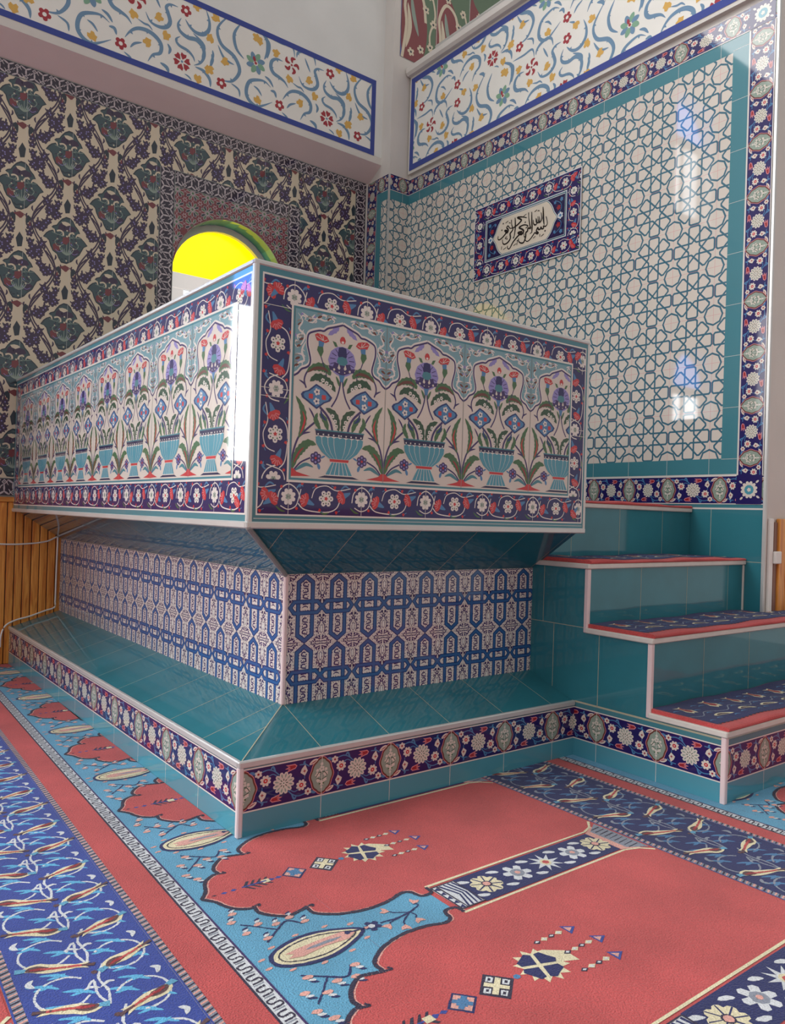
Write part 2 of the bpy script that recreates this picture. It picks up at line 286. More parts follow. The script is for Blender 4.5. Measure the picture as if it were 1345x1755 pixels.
D = json.loads('''{"fr_s":[[20,[[1109,483],[1056,483],[1012,451],[1003,397],[1030,358],[1083,343],[1130,325],[1165,288]]],[20,[[948,609],[975,585],[980,530],[968,454]]],[12,[[977,625],[1036,625],[1104,625],[1181,635],[1208,610],[1218,556]]],[17,[[1237,564],[1244,603],[1290,637],[1353,648],[1402,624],[1420,564]]],[11,[[1315,588],[1341,540],[1370,489]]],[19,[[1262,417],[1299,361],[1363,349],[1419,370],[1445,418],[1427,478],[1414,517],[1445,548],[1502,552]]],[10,[[1206,344],[1253,329],[1288,328],[1317,302]]],[20,[[1119,177],[1156,234],[1208,275],[1278,287],[1342,267],[1383,223],[1377,162],[1323,128],[1289,68]]],[19,[[1008,235],[952,263],[887,252],[823,220],[796,161],[798,99],[835,57],[893,43],[951,72],[1023,120]]],[11,[[856,194],[896,178],[930,138]]],[14,[[951,305],[995,287],[1030,244]]],[11,[[1159,119],[1189,159],[1242,186]]],[20,[[1529,480],[1506,426],[1525,381],[1584,358],[1651,367],[1703,333],[1718,270],[1690,206],[1640,170]]],[14,[[1526,343],[1494,309],[1520,274],[1587,261],[1630,231],[1644,198]]],[19,[[1562,485],[1597,446],[1649,420],[1708,431],[1749,481],[1751,551],[1723,624]]],[17,[[1649,162],[1718,155],[1767,111],[1777,53]]],[8,[[1568,80],[1602,69],[1624,50]]],[12,[[1784,340],[1790,296],[1767,230]]],[14,[[1431,252],[1452,219],[1441,178]]],[15,[[1005,209],[1043,209],[1059,169]]],[18,[[1380,93],[1429,76],[1446,42]]],[10,[[1115,71],[1154,52],[1170,43]]],[20,[[1926,673],[1822,529],[1854,414],[1965,359],[2014,264],[1953,163],[1863,140]]],[17,[[2010,633],[1959,533],[1981,429],[2048,373]]],[20,[[2131,672],[2239,606],[2252,512],[2226,437]]],[14,[[1777,307],[1787,264],[1763,192]]],[14,[[1625,407],[1714,347],[1700,248]]],[11,[[1945,144],[2010,118],[2022,65]]],[13,[[1827,397],[1884,314],[1967,296]]]],"fr_y":[[895,562],[1051,527],[1174,368],[1357,417],[896,90],[1285,206],[1646,620],[1417,303],[1806,591],[1764,425],[1764,186],[1673,75],[2154,582],[1755,181],[1885,291]],"fr_c":{"green":[868,378],"swirl":[1192,484],"r5":[[1091,120],[1564,550],[1864,116]],"r6":[1545,162]},"vase":{"arch":[[-15,579],[-39,563],[-65,554],[-81,542],[-98,541],[-121,534],[-142,523],[-148,505],[-147,480],[-140,455],[-134,430],[-138,411],[-151,400],[-169,392],[-183,376],[-201,361]],"carn":[[-91,496],[-110,500],[-119,519],[-109,526],[-85,524],[-68,519],[-58,504],[-72,496]],"calyx":[[-102,501],[-79,496],[-83,480],[-102,479]],"cleaf":[[-105,480],[-84,482],[-81,463],[-91,440],[-108,465]],"cstem":[[-92,447],[-81,419],[-68,390],[-66,372]],"bud":[[-21,523],[-10,532],[2,524],[0,509],[-19,506]],"budl":[[-44,508],[-29,505],[-21,489],[-33,489]],"crown":[[-59,418],[-40,415],[-33,431],[-9,438],[-7,390],[-17,392],[-34,399],[-52,402]],"stem1":[[-6,391],[-5,360],[-10,330],[-21,298],[-41,266]],"stem2":[[-25,381],[-15,363],[-9,345]],"stem3":[[-148,323],[-156,346],[-154,365],[-144,385]],"leaf1":[[-148,382],[-118,401],[-81,406],[-59,395],[-48,380]],"leaf2":[[-134,348],[-108,367],[-74,363],[-45,348],[-25,322]],"fl2":[[-80,359],[-64,350],[-48,340]],"thorn":[[-179,349],[-158,339],[-146,325]],"dia":[[-107,343],[-85,334],[-63,322],[-38,300],[-47,286],[-71,276],[-85,265],[-103,252],[-122,263],[-142,276],[-163,287],[-169,299],[-161,309],[-139,317],[-123,330]],"diaf":[[-103,314],[-104,280]],"diar":[[-128,296],[-74,297]],"stem4":[[-89,261],[-59,234],[-41,206],[-33,176]],"lf1":[[-98,240],[-105,215],[-96,197],[-83,176]],"lf2":[[-91,237],[-68,218],[-51,177]],"lf3":[[-65,260],[-33,244],[-15,216],[-6,177]],"fl3":[[-35,233],[-23,214],[-18,196]],"rim":[[-108,173],[-4,177],[-3,161],[-102,158]],"bowl":[[-103,157],[-96,130],[-73,102],[-43,75],[-3,75],[-4,160]],"band":[[-42,75],[-3,75],[-4,67],[-39,66]],"foot":[[-36,65],[-44,40],[-61,16],[-4,15],[-4,66]],"base":[[-89,6],[-61,15],[-4,14],[-4,5]],"berry":[[-100,75]],"bstem":[[-187,29],[-161,56],[-122,75]],"bleaf":[[-93,60],[-86,45],[-84,34]],"sst":[[-199,24],[-194,83],[-176,139],[-151,167],[-110,202]],"sthorn":[[-176,139],[-156,159],[-123,167]],"lft":[[-189,291],[-164,254],[-154,214],[-160,177],[-173,141]],"lfb":[[-196,28],[-180,77],[-158,107],[-131,128],[-99,123]],"lfs":[[-185,25],[-160,41],[-137,50],[-108,41]],"mound":[[-201,35],[-188,32],[-178,22],[-155,16],[-119,8],[-159,7],[-200,5]],"purp":[[-16,561],[-35,547],[-64,526]],"gr1":[[-198,531],[-179,526],[-183,508],[-160,504]]},"cal":[[9.6,[[198,51],[208,19],[211,-7],[196,-21],[174,-13],[177,-30],[161,-30],[152,-15],[145,-28],[128,-25],[120,-10],[107,-32],[127,-50],[116,-55],[93,-41],[77,-54],[50,-76],[23,-86],[2,-74],[-8,-40]]],[10.7,[[166,130],[170,88],[175,28],[182,-7]]],[8.5,[[148,94],[158,54],[153,34],[135,23],[123,43],[119,73]]],[8.5,[[130,70],[137,39],[126,25],[104,35],[100,62]]],[8.5,[[100,66],[112,33],[99,16],[79,28],[73,61]]],[10.2,[[56,124],[59,61],[64,9],[62,-33]]],[10.7,[[25,129],[30,77],[43,23],[50,4],[24,11],[19,-9],[3,-17],[1,-51],[-17,-84],[-46,-81],[-67,-63],[-70,-40]]],[11.3,[[-1,18],[24,28],[-11,46],[-45,47],[-68,40],[-33,18],[-20,-2],[-43,-18],[-78,4],[-38,2],[-54,-10],[-88,-27],[-128,-56],[-162,-95],[-183,-85],[-184,-67]]],[10.7,[[7,94],[-37,113],[-89,123],[-47,94],[-58,80],[-92,64],[-127,56],[-150,58]]],[10.2,[[-112,129],[-108,85],[-108,38],[-118,-20]]],[10.2,[[-150,123],[-145,83],[-132,45],[-149,28],[-160,18],[-156,-18],[-182,-42],[-217,-48],[-236,-32],[-240,-5]]],[10.2,[[-127,56],[-162,61],[-184,85],[-198,75],[-180,53],[-191,34],[-219,59],[-191,47],[-214,27],[-244,9],[-274,1],[-289,12],[-287,33]]],[5.1,[[84,116],[109,124]]],[5.1,[[115,112],[125,115],[131,107]]],[4.5,[[-25,114],[3,123]]],[4.5,[[-212,114],[-183,123]]],[4.5,[[43,-36],[60,-30]]],[4.5,[[78,-77],[100,-68]]],[4.5,[[155,-84],[182,-73]]],[4.5,[[143,-63],[142,-83]]],[4.5,[[-121,-83],[-92,-73]]],[4.5,[[-81,-59],[-86,-88]]],[4.5,[[-228,-87],[-198,-77]]],[4.5,[[-244,-57],[-249,-82]]],[4.5,[[-176,104],[-164,105],[-161,95]]],[4.5,[[-17,-16],[-13,-47]]],[4.5,[[-207,4],[-190,4]]]],"cald":[[192,-53],[-236,116],[-249,69],[-123,-22],[-6,64],[-81,-55],[-207,-5],[-192,-13]],"calc":[[221,153],[243,132],[273,99],[280,73],[308,24],[286,-19],[279,-45],[251,-75],[226,-109],[-266,-108],[-286,-77],[-309,-36],[-351,19],[-325,57],[-305,91],[-279,137],[-250,151]],"iz":{"med":[[-8,167],[-36,148],[-56,123],[-71,97],[-94,87],[-106,73],[-86,67],[-79,48],[-97,55],[-121,43],[-140,25],[-159,-6],[-135,-12],[-119,-27],[-110,-58],[-93,-91],[-65,-108],[-54,-134],[-35,-163],[2,-165],[38,-142],[57,-115],[89,-84],[105,-49],[117,-24],[143,-6],[120,20],[94,42],[69,47],[61,36],[73,57],[89,70],[76,96],[54,119],[41,145],[20,164]],"red":[[-55,102],[-31,122],[9,114],[51,105],[64,80],[31,61],[3,69],[-38,61],[-62,70]],"crm":[[-40,124],[-16,131],[9,128],[24,116],[-6,100],[-31,109]],"mr":[[-28,17],[12,30],[17,-3],[-2,-30],[-27,-25]],"pomL":[[-94,-49],[-75,-31],[-51,-40],[-46,-73],[-65,-91],[-89,-82]],"pomR":[[35,-53],[68,-43],[93,-61],[57,-102],[32,-92]],"cL":[[-68,54],[-46,62],[-27,51],[-25,29]],"cR":[[12,32],[19,53],[40,64],[46,53]],"wh1":[[61,36],[71,58],[93,63],[119,45],[143,18],[158,9]],"wh2":[[-160,18],[-141,41],[-117,57],[-94,60],[-81,39]],"fan":[[-4,-124],[-43,-148]],"st":[[-78,-196],[-83,-239],[-110,-306],[-160,-365],[-212,-446],[-230,-500]],"st2":[[-159,-81],[-119,-141],[-94,-180],[-82,-205]],"st0":[[-165,204],[-207,157],[-236,94],[-235,53],[-214,2],[-185,-48],[-159,-81]],"fl":[[-202,61],[-168,49],[-142,93],[-171,-68],[-181,-103],[-196,-122],[-240,-139],[-177,-195],[-150,-239],[-117,-228],[-142,-361],[-111,-413],[-75,-431],[-123,168],[-84,151],[-78,212]],"sp":[[[-262,19],[-257,-20],[-250,-76]],[[-60,-267],[-59,-309],[-65,-365]],[[46,-272],[51,-309],[59,-375]]],"pal":[[-4,-315],[20,-351],[13,-412],[-15,-420],[-27,-363]],"bow":[[-46,-195],[-6,-175],[31,-190],[-3,-223]],"lf":[[[-62,-196],[-53,-214],[-45,-241]],[[51,-189],[44,-212],[37,-240]],[[-267,105],[-262,81],[-269,54]]]}}''')
mm = lambda l: [(x/1000, y/1000) for x, y in l]
# ================================================================ tile motifs
def petal_flower(p, x, y, r, cen='red', l=3, k=6):
    p.rose(x, y, r, k, 'cream', l, .3); p.disc(x, y, r*.42, cen, l+1, 7); p.disc(x, y, r*.16, 'white', l+2, 5)
def tulip(p, x, y, a, L=.05, w=.018, l=3):
    q = P2()
    q.poly([(0, 0), (.008, w*.5), (L*.4, w*.55), (L, w*.75), (L*.75, w*.25), (L*1.1, 0), (L*.75, -w*.25), (L, -w*.75), (L*.4, -w*.55), (.008, -w*.5)], 'pink', l)
    q.poly([(.004, 0), (.01, w*.3), (L*.5, w*.38), (L*.82, w*.5), (L*.6, w*.12), (L*.95, 0), (L*.6, -w*.12), (L*.82, -w*.5), (L*.5, -w*.38), (.01, -w*.3)], 'redd', l+1)
    p.add(q, x, y, a)
def medallion_tile():
    'one 0.311 x 0.15 border tile: lobed medallion on both joints, rosette between, half-turn symmetric'
    t = P2(); w, h = .311, .15; H = P2()
    # half medallion at x=0 drawn whole (centred on the joint)
    M_ = P2()
    def lobed(sx, sy):
        o = []
        for i in range(48):
            a = 2*pi*i/48; x = abs(cos(a))**1.15*(1 if cos(a) > 0 else -1); y = sin(a)
            k = 1+.05*cos(8*a*1.0); o.append((sx*x*k, sy*y*(1 if abs(y) < .9 else 1.06)))
        return o
    M_.poly(lobed(.051, .071), 'pink', 3); M_.poly(lobed(.0485, .0685), 'brown', 4); M_.poly(lobed(.042, .0615), 'sage', 5)
    for (x, y, r) in ((0, .026, .011), (-.017, .004, .010), (.017, .004, .010), (0, -.03, .010), (-.014, -.018, .008), (.014, -.018, .008), (-.018, .022, .006), (.018, .022, .006), (0, .045, .006), (0, -.047, .005)):
        M_.rose(x, y, r*1.12, 5, 'cream', 6, .35)
    for (x, y) in ((0, .026), (0, .006), (-.008, -.032), (.008, -.032)): M_.disc(x, y, .004, 'green', 7, 6)
    M_.stroke([(-.024, -.004), (-.012, .012), (0, .012), (.012, .012), (.024, -.004)], .003, 'greend', 7, n=3)
    M_.stroke([(-.02, -.008), (0, -.016), (.02, -.008)], .003, 'greend', 7, n=3)
    c = w/2
    H.rose(w*.18, .052, .015, 6, 'cream', 3, .3); H.disc(w*.18, .052, .005, 'redd', 4, 6)       # above-left small
    petal_flower(H, w*.27, .022, .022, 'red', 3, 8)
    H.poly([(w*.225, -.012), (w*.285, -.026), (w*.27, -.04), (w*.225, -.055), (w*.19, -.03)], 'cream', 3); H.star(w*.232, -.03, .008, .003, 4, 'redd', 4)
    tulip(H, w*.33, -.057, .12, .045, .019)
    H.leaf([(w*.05, -.066), (w*.11, -.06), (w*.17, -.05)], .016, 'cream', 3); H.leaf([(w*.07, -.064), (w*.15, -.052)], .004, 'redd', 4)
    H.stroke([(w*.17, -.045), (w*.22, -.055), (w*.3, -.058)], .004, 'steel', 2); H.leaf([(w*.2, -.05), (w*.24, -.062), (w*.22, -.07)], .008, 'steel', 2)
    H.stroke([(w*.2, .056), (w*.3, .062), (w*.38, .052), (w*.44, .034)], .0045, 'steel', 2); H.leaf([(w*.33, .058), (w*.36, .07), (w*.4, .045)], .008, 'steel', 2)
    H.stroke([(w*.3, .035), (w*.36, .042), (w*.42, .03)], .0035, 'steel', 2)
    H.leaf([(w*.05, .055), (w*.1, .06), (w*.16, .052)], .012, 'steel', 2)
    H.stroke([(w*.23, 0), (w*.23, -.02)], .003, 'steel', 2)
    t.add(H); t.add(H, w, 0, pi)
    t.rose(c, 0, .043, 12, 'cream', 3, .22); t.petals(c, 0, .018, .036, 12, .0035, 'sage', 4, .26); t.disc(c, 0, .019, 'cream', 5, 10); t.petals(c, 0, .006, .018, 8, .002, 'greend', 6); t.disc(c, 0, .007, 'white', 7, 8); t.disc(c, 0, .003, 'green', 8, 6)
    t.add(M_); t.add(M_, w, 0)
    return t.clip(0, -h/2, w, h/2)
MT = medallion_tile()
def medallion_band(L_, h=.15, off=0., grout='groutw', top=.008, step=.311):
    'strip u 0..L, v 0..h : navy field, white edge lines, repeated medallion tile'
    r = P2(); r.rect(0, 0, L_, h, 'navy', 1)
    n = int(L_/step)+3; q = P2()
    for i in range(-1, n): q.add(MT, off+i*step, h/2, 0, step/.311, (h-.012)/.15)
    q.clip(0, .004, L_, h-.004); r.add(q)
    r.rect(0, 0, L_, .005, 'white', 10); r.rect(0, h-.005, L_, h, 'white', 10)
    for i in range(-1, n):
        x = off+i*step
        if 0 < x < L_: r.rect(x-.0012, 0, x+.0012, h, grout, 11)
    return r
def carnation(p, x, y, a, s=1., l=4):
    q = P2()
    fan = [(0, -.006), (-.011, 0)]+[(.022*cos(pi*(.98-.96*i/8))*(1 if i % 2 else .88), .004+.022*sin(pi*(.98-.96*i/8))*(1 if i % 2 else .86)) for i in range(9)]+[(.011, 0)]
    q.poly(fan, 'red', l)
    for i in range(5):
        t = pi*(.2+.15*i); q.stroke([(.006*cos(t), .004+.006*sin(t)), (.019*cos(t), .004+.019*sin(t))], .0018, 'pink', l+1, smooth=False)
    q.poly([(-.008, -.001), (.008, -.001), (.005, -.012), (.001, -.024), (-.003, -.022), (-.006, -.012)], 'steel', l+1)
    p.add(q, x, y, a, s*1.3, s*1.3)
def carnation_tile():
    t = P2(); w = .31
    daisy = P2(); daisy.rose(0, 0, .030, 8, 'white', 5, .28); daisy.rose(0, 0, .012, 6, 'sage', 6, .3); daisy.disc(0, 0, .004, 'greend', 7, 6)
    hexf = P2(); hexf.rose(0, 0, .031, 6, 'white', 5, .35, pi/6); hexf.star(0, 0, .009, .005, 5, 'red', 7)
    for k in range(6): a = k*pi/3+pi/6; hexf.disc(.0165*cos(a), .0165*sin(a), .0032, 'green', 6, 5)
    for k in range(6): a = k*pi/3; hexf.disc(.021*cos(a), .021*sin(a), .003, 'navyd', 6, 5)
    for cx in (0, w):
        t.stroke([(cx-.042, -.012), (cx-.034, .024), (cx, .046), (cx+.035, .026), (cx+.05, -.01)], .0042, 'white', 3)
        t.stroke([(cx-.03, -.03), (cx, -.042), (cx+.03, -.03), (cx+.042, 0), (cx+.05, .03)], .0036, 'white', 3)
        t.add(daisy, cx, .002)
        t.disc(cx-.028, .036, .006, 'red', 4, 6); t.disc(cx+.034, -.038, .006, 'red', 4, 6); t.leaf([(cx+.03, .03), (cx+.045, .045), (cx+.06, .04)], .008, 'steel', 3); t.leaf([(cx-.05, -.03), (cx-.03, -.045), (cx-.01, -.05)], .007, 'green', 3)
    c = w/2
    t.stroke([(.04, -.02), (.07, -.042), (c, -.049), (c+.045, -.034), (c+.062, 0)], .004, 'white', 3)
    t.stroke([(c-.06, .0), (c-.045, .034), (c, .046), (c+.045, .03), (w-.05, .04)], .0034, 'white', 3)
    t.add(hexf, c, 0)
    carnation(t, .078, -.012, 1.2); carnation(t, w-.078, .012, 2.0+pi*0.0, 1.)
    for x, y, a in ((c-.05, .04, .5), (c+.03, .044, -.4), (c-.02, -.046, 2.6), (c+.052, -.046, 3.6), (.05, .044, 1.)):
        q = P2(); q.poly([(0, 0), (.007, .006), (.013, .004), (.011, 0), (.013, -.005), (.006, -.006)], 'red', 4); q.stroke([(-.01, 0), (.001, 0)], .003, 'steel', 4, smooth=False); t.add(q, x, y, a)
    t.leaf([(c-.03, -.04), (c-.01, -.054), (c+.015, -.05)], .007, 'green', 3); t.leaf([(c+.06, .03), (c+.08, .048), (c+.1, .04)], .007, 'steel', 3)
    return t
CT = carnation_tile()
def carnation_band(L_, h=.115, off=0., step=.31, flip=1):
    r = P2(); r.rect(0, 0, L_, h, 'navy', 1); q = P2()
    for i in range(-1, int(L_/step)+2): q.add(CT, off+i*step, h/2, 0, step/.31, flip*h/.118)
    q.clip(0, 0, L_, h); r.add(q)
    for i in range(-1, int(L_/step)+2):
        x = off+i*step
        if 0 < x < L_: r.rect(x-.001, 0, x+.001, h, 'groutw', 12)
    return r
def carnation_frame(w, h, b=.118, ou=.146):
    'rectangular frame of carnation border tiles around an inner field, origin bottom left'
    r = P2()
    c1 = carnation_band(w, b, ou)
    r.add(c1); r.add(c1, 0, h-b)
    v = carnation_band(h-2*b, b, .0)
    r.add(v, b, b, pi/2, 1, 1, 0); r.add(v, w, b, pi/2)
    for x, y, a in ((b*.4, h-b*.4, -.7), (w-b*.4, h-b*.4, .7), (b*.4, b*.4, pi+.7+1.4), (w-b*.4, b*.4, pi-.7)): carnation(r, x, y, a, 1., 8)
    return r
# vase tile --------------------------------------------------------------------
def vase_tile():
    v = {k: mm(l) for k, l in D['vase'].items()}
    H = P2(); w = .2; top = .6
    arch = [(0, .577)]+v['arch'][1:-1]+[(-w, .365)]
    H.poly([(0, .6)]+arch+[(-w, .6)], 'spand', 2)
    H.stroke(arch, .014, 'white', 3, n=3); H.stroke([(x, y-.004) for x, y in arch], .007, 'purp', 4, n=3)
    # arabesque in the spandrel
    for pts in ([(-.19, .585), (-.17, .56), (-.185, .53), (-.16, .51), (-.17, .48), (-.19, .46)], [(-.05, .585), (-.08, .575), (-.11, .58), (-.13, .56), (-.16, .565)], [(-.195, .44), (-.17, .44), (-.16, .42), (-.18, .41), (-.195, .39)], [(-.12, .592), (-.14, .575), (-.175, .59)], [(-.03, .59), (-.05, .595), (-.09, .592)], [(-.2, .51), (-.18, .5), (-.165, .53)], [(-.155, .49), (-.17, .455), (-.158, .43)]):
        H.stroke(pts, .0075, 'white', 5, 'both', n=3)
    for x, y, a in ((-.17, .572, .3), (-.185, .5, 1.2), (-.165, .445, 2.), (-.125, .57, -.2), (-.085, .59, .4), (-.195, .475, 1.6), (-.178, .405, .6), (-.05, .582, 0)):
        q = P2(); q.stroke([(-.014, -.006), (0, .006), (.012, -.002), (.004, -.010)], .0055, 'white', 5, 'both', n=3); q.leaf([(-.006, .010), (.006, .014)], .007, 'lav', 5); H.add(q, x, y, a)
    for x, y in ((-.18, .548), (-.172, .495), (-.186, .425), (-.14, .567), (-.1, .586), (-.06, .584), (-.182, .47), (-.19, .4)): H.leaf([(x-.01, y-.006), (x, y), (x+.01, y+.004)], .009, 'brown', 5); H.leaf([(x-.012, y+.006), (x-.004, y+.012), (x+.008, y+.01)], .007, 'grey', 6)
    # purple feather
    H.leaf(v['purp'], .022, 'lav', 3, .3)
    H.poly(v['carn'], 'red', 6)
    for a, b in (((-85, 503), (-113, 515)), ((-84, 504), (-100, 522)), ((-82, 502), (-85, 520)), ((-80, 501), (-66, 508))): H.stroke(mm([a, b]), .0022, 'cream', 7, smooth=False)
    H.poly(v['calyx'], 'steel', 7); H.poly(v['cleaf'], 'green', 6); H.stroke(v['cstem'], .004, 'purp', 5); H.poly(v['budl'], 'green', 5)
    # big flower half
    H.poly([(0, .49)]+[(-.058*sin(pi*i/10)*(1+.05*(i % 2)), .438+.055*cos(pi*i/10)) for i in range(11)]+[(0, .39)], 'lav', 4)
    for i in range(5): a = .6+i*.42; H.stroke([(-.03*sin(a), .44+.03*cos(a)), (-.053*sin(a), .438+.05*cos(a))], .003, 'purp', 5, smooth=False)
    H.poly([(0, .492), (-.016, .488), (-.02, .46), (-.016, .452), (0, .455)], 'navy', 6); H.poly([(0, .456), (-.018, .452), (-.024, .436), (-.012, .424), (0, .424)], 'turqd', 7)
    H.poly(v['crown'][:3]+[(0, .428), (0, .384)]+v['crown'][5:], 'purp', 6); H.poly([(-.014, .428), (-.02, .412), (-.012, .406), (-.007, .413)], 'cream', 8); H.disc(-.034, .405, .005, 'cream', 8, 6); H.disc(-.012, .398, .003, 'cream', 8, 5)
    H.poly([(0, .388), (-.013, .388), (-.005, .362), (0, .362)], 'steel', 7)
    H.poly([(0, .531), (-.008, .527), (-.013, .516), (-.009, .505), (0, .503)], 'red', 6); H.disc(-.001, .509, .005, 'white', 7, 6)
    for k_, wd, c in (('stem1', .006, 'purp'), ('stem3', .006, 'purp'), ('stem4', .009, 'purp'), ('bstem', .006, 'purp'), ('sst', .0075, 'purp')): H.stroke(v[k_], wd, c, 4)
    H.leaf(v['thorn'], .007, 'purp', 4); H.leaf(v['sthorn'], .008, 'purp', 4); H.leaf(v['stem2'], .010, 'green', 5)
    H.leaf(v['leaf1'], .036, 'green', 5, .25); H.leaf([(x+.002, y-.004) for x, y in v['leaf1'][:4]], .012, 'brown', 6)
    H.leaf(v['leaf2'], .036, 'greend', 5, .25)
    for x, y in v['fl2']: H.rose(x, y, .0085, 5, 'white', 7, .3); H.disc(x, y, .003, 'green', 8, 5)
    H.leaf([(-.135, .255), (-.12, .235), (-.11, .215)], .007, 'purp', 4)
    H.poly(v['dia'], 'blued', 6); cx, cy = -.103, .298
    H.poly([(cx+(x-cx)*.84, cy+(y-cy)*.84) for x, y in v['dia']], 'steel', 7)
    for x, y in v['diaf']: H.rose(x, y, .0135, 5, 'white', 8, .35); H.star(x, y, .006, .003, 5, 'navy', 9)
    for x, y in v['diar']: H.rose(x, y, .011, 4, 'red', 8, .3)
    H.leaf(v['lf1'], .022, 'green', 5, .2); H.leaf(v['lf2'], .024, 'green', 5, .2); H.leaf(v['lf3'], .030, 'greend', 5, .2)
    for x, y in v['fl3']: H.rose(x, y, .0085, 5, 'white', 7, .3); H.disc(x, y, .003, 'green', 8, 5)
    H.leaf([(-.085, .252), (-.078, .228), (-.06, .214)], .010, 'blued', 6)
    # vase
    H.poly([(0, .178), (-.105, .176), (-.101, .157), (0, .157)], 'navyd', 7); H.rect(-.107, .176, 0, .181, 'turqd', 8)
    for i in range(5): H.disc(-.005-i*.022, .163, .0035, 'white', 8, 6)
    H.poly([(-.102, .158), (-.097, .13), (-.075, .102), (-.043, .075), (0, .075), (0, .158)], 'white', 7)
    for i in range(4):
        a0, a1 = -.026*i-.001 if i else 0, -.026*(i+1)+.001; b0, b1 = a0*.42, a1*.42
        H.poly([(a0, .152), ((a0+a1)/2, .157), (a1, .152), (a1*.97, .13), (a1*.75, .1), (b1, .077), (b0, .077), (a0*.75, .1), (a0*.97, .13)], 'turq', 8)
    H.poly([(-.042, .076), (0, .076), (0, .066), (-.039, .066)], 'red', 9)
    H.poly([(-.036, .066), (-.044, .04), (-.061, .016), (0, .015), (0, .066)], 'white', 7)
    for i in range(3): H.poly([(-.011*i-.001, .064), (-.011*(i+1)+.001, .064), (-.0195*(i+1)+.001, .018), (-.0195*i-.0015, .018)], 'turq', 8)
    H.poly([(-.089, .006), (-.061, .014), (0, .014), (0, .006)], 'navyd', 7)
    x, y = v['berry'][0]
    H.leaf(v['bleaf'], .012, 'steel', 4); H.leaf([(x+.02, y), (x+.03, y+.006), (x+.04, y+.01)], .007, 'steel', 4); H.rose(x, y, .024, 6, 'purp', 5, .2)
    for i in range(6): H.disc(x+.0145*cos(i*pi/3+.5), y+.0145*sin(i*pi/3+.5), .0045, 'lav', 6, 6)
    H.disc(x, y, .005, 'red', 6, 6)
    H.leaf(v['lft'], .028, 'green', 5, .2); H.leaf([(-.16, .24), (-.15, .21), (-.157, .18), (-.168, .155)], .008, 'red', 6)
    H.leaf(v['lfb'], .036, 'green', 5, .2); H.leaf([(-.19, .05), (-.17, .09), (-.15, .11)], .008, 'redd', 6); H.leaf(v['lfs'], .014, 'turqd', 5); H.poly(v['mound'], 'red', 8)
    T = P2(); T.rect(-w, 0, w, top, 'cream', 1); T.add(H); T.add(H, 0, 0, 0, -1, 1); T.rect(-w, 0, -w+.0012, top, 'grey', 9); T.rect(w-.0012, 0, w, top, 'grey', 9)
    return T
VT = vase_tile()
def vase_field(n, L_):
    r = P2()
    for i in range(n): r.add(VT, .2+.4*i, 0)
    r.clip(0, 0, L_, .6); return r
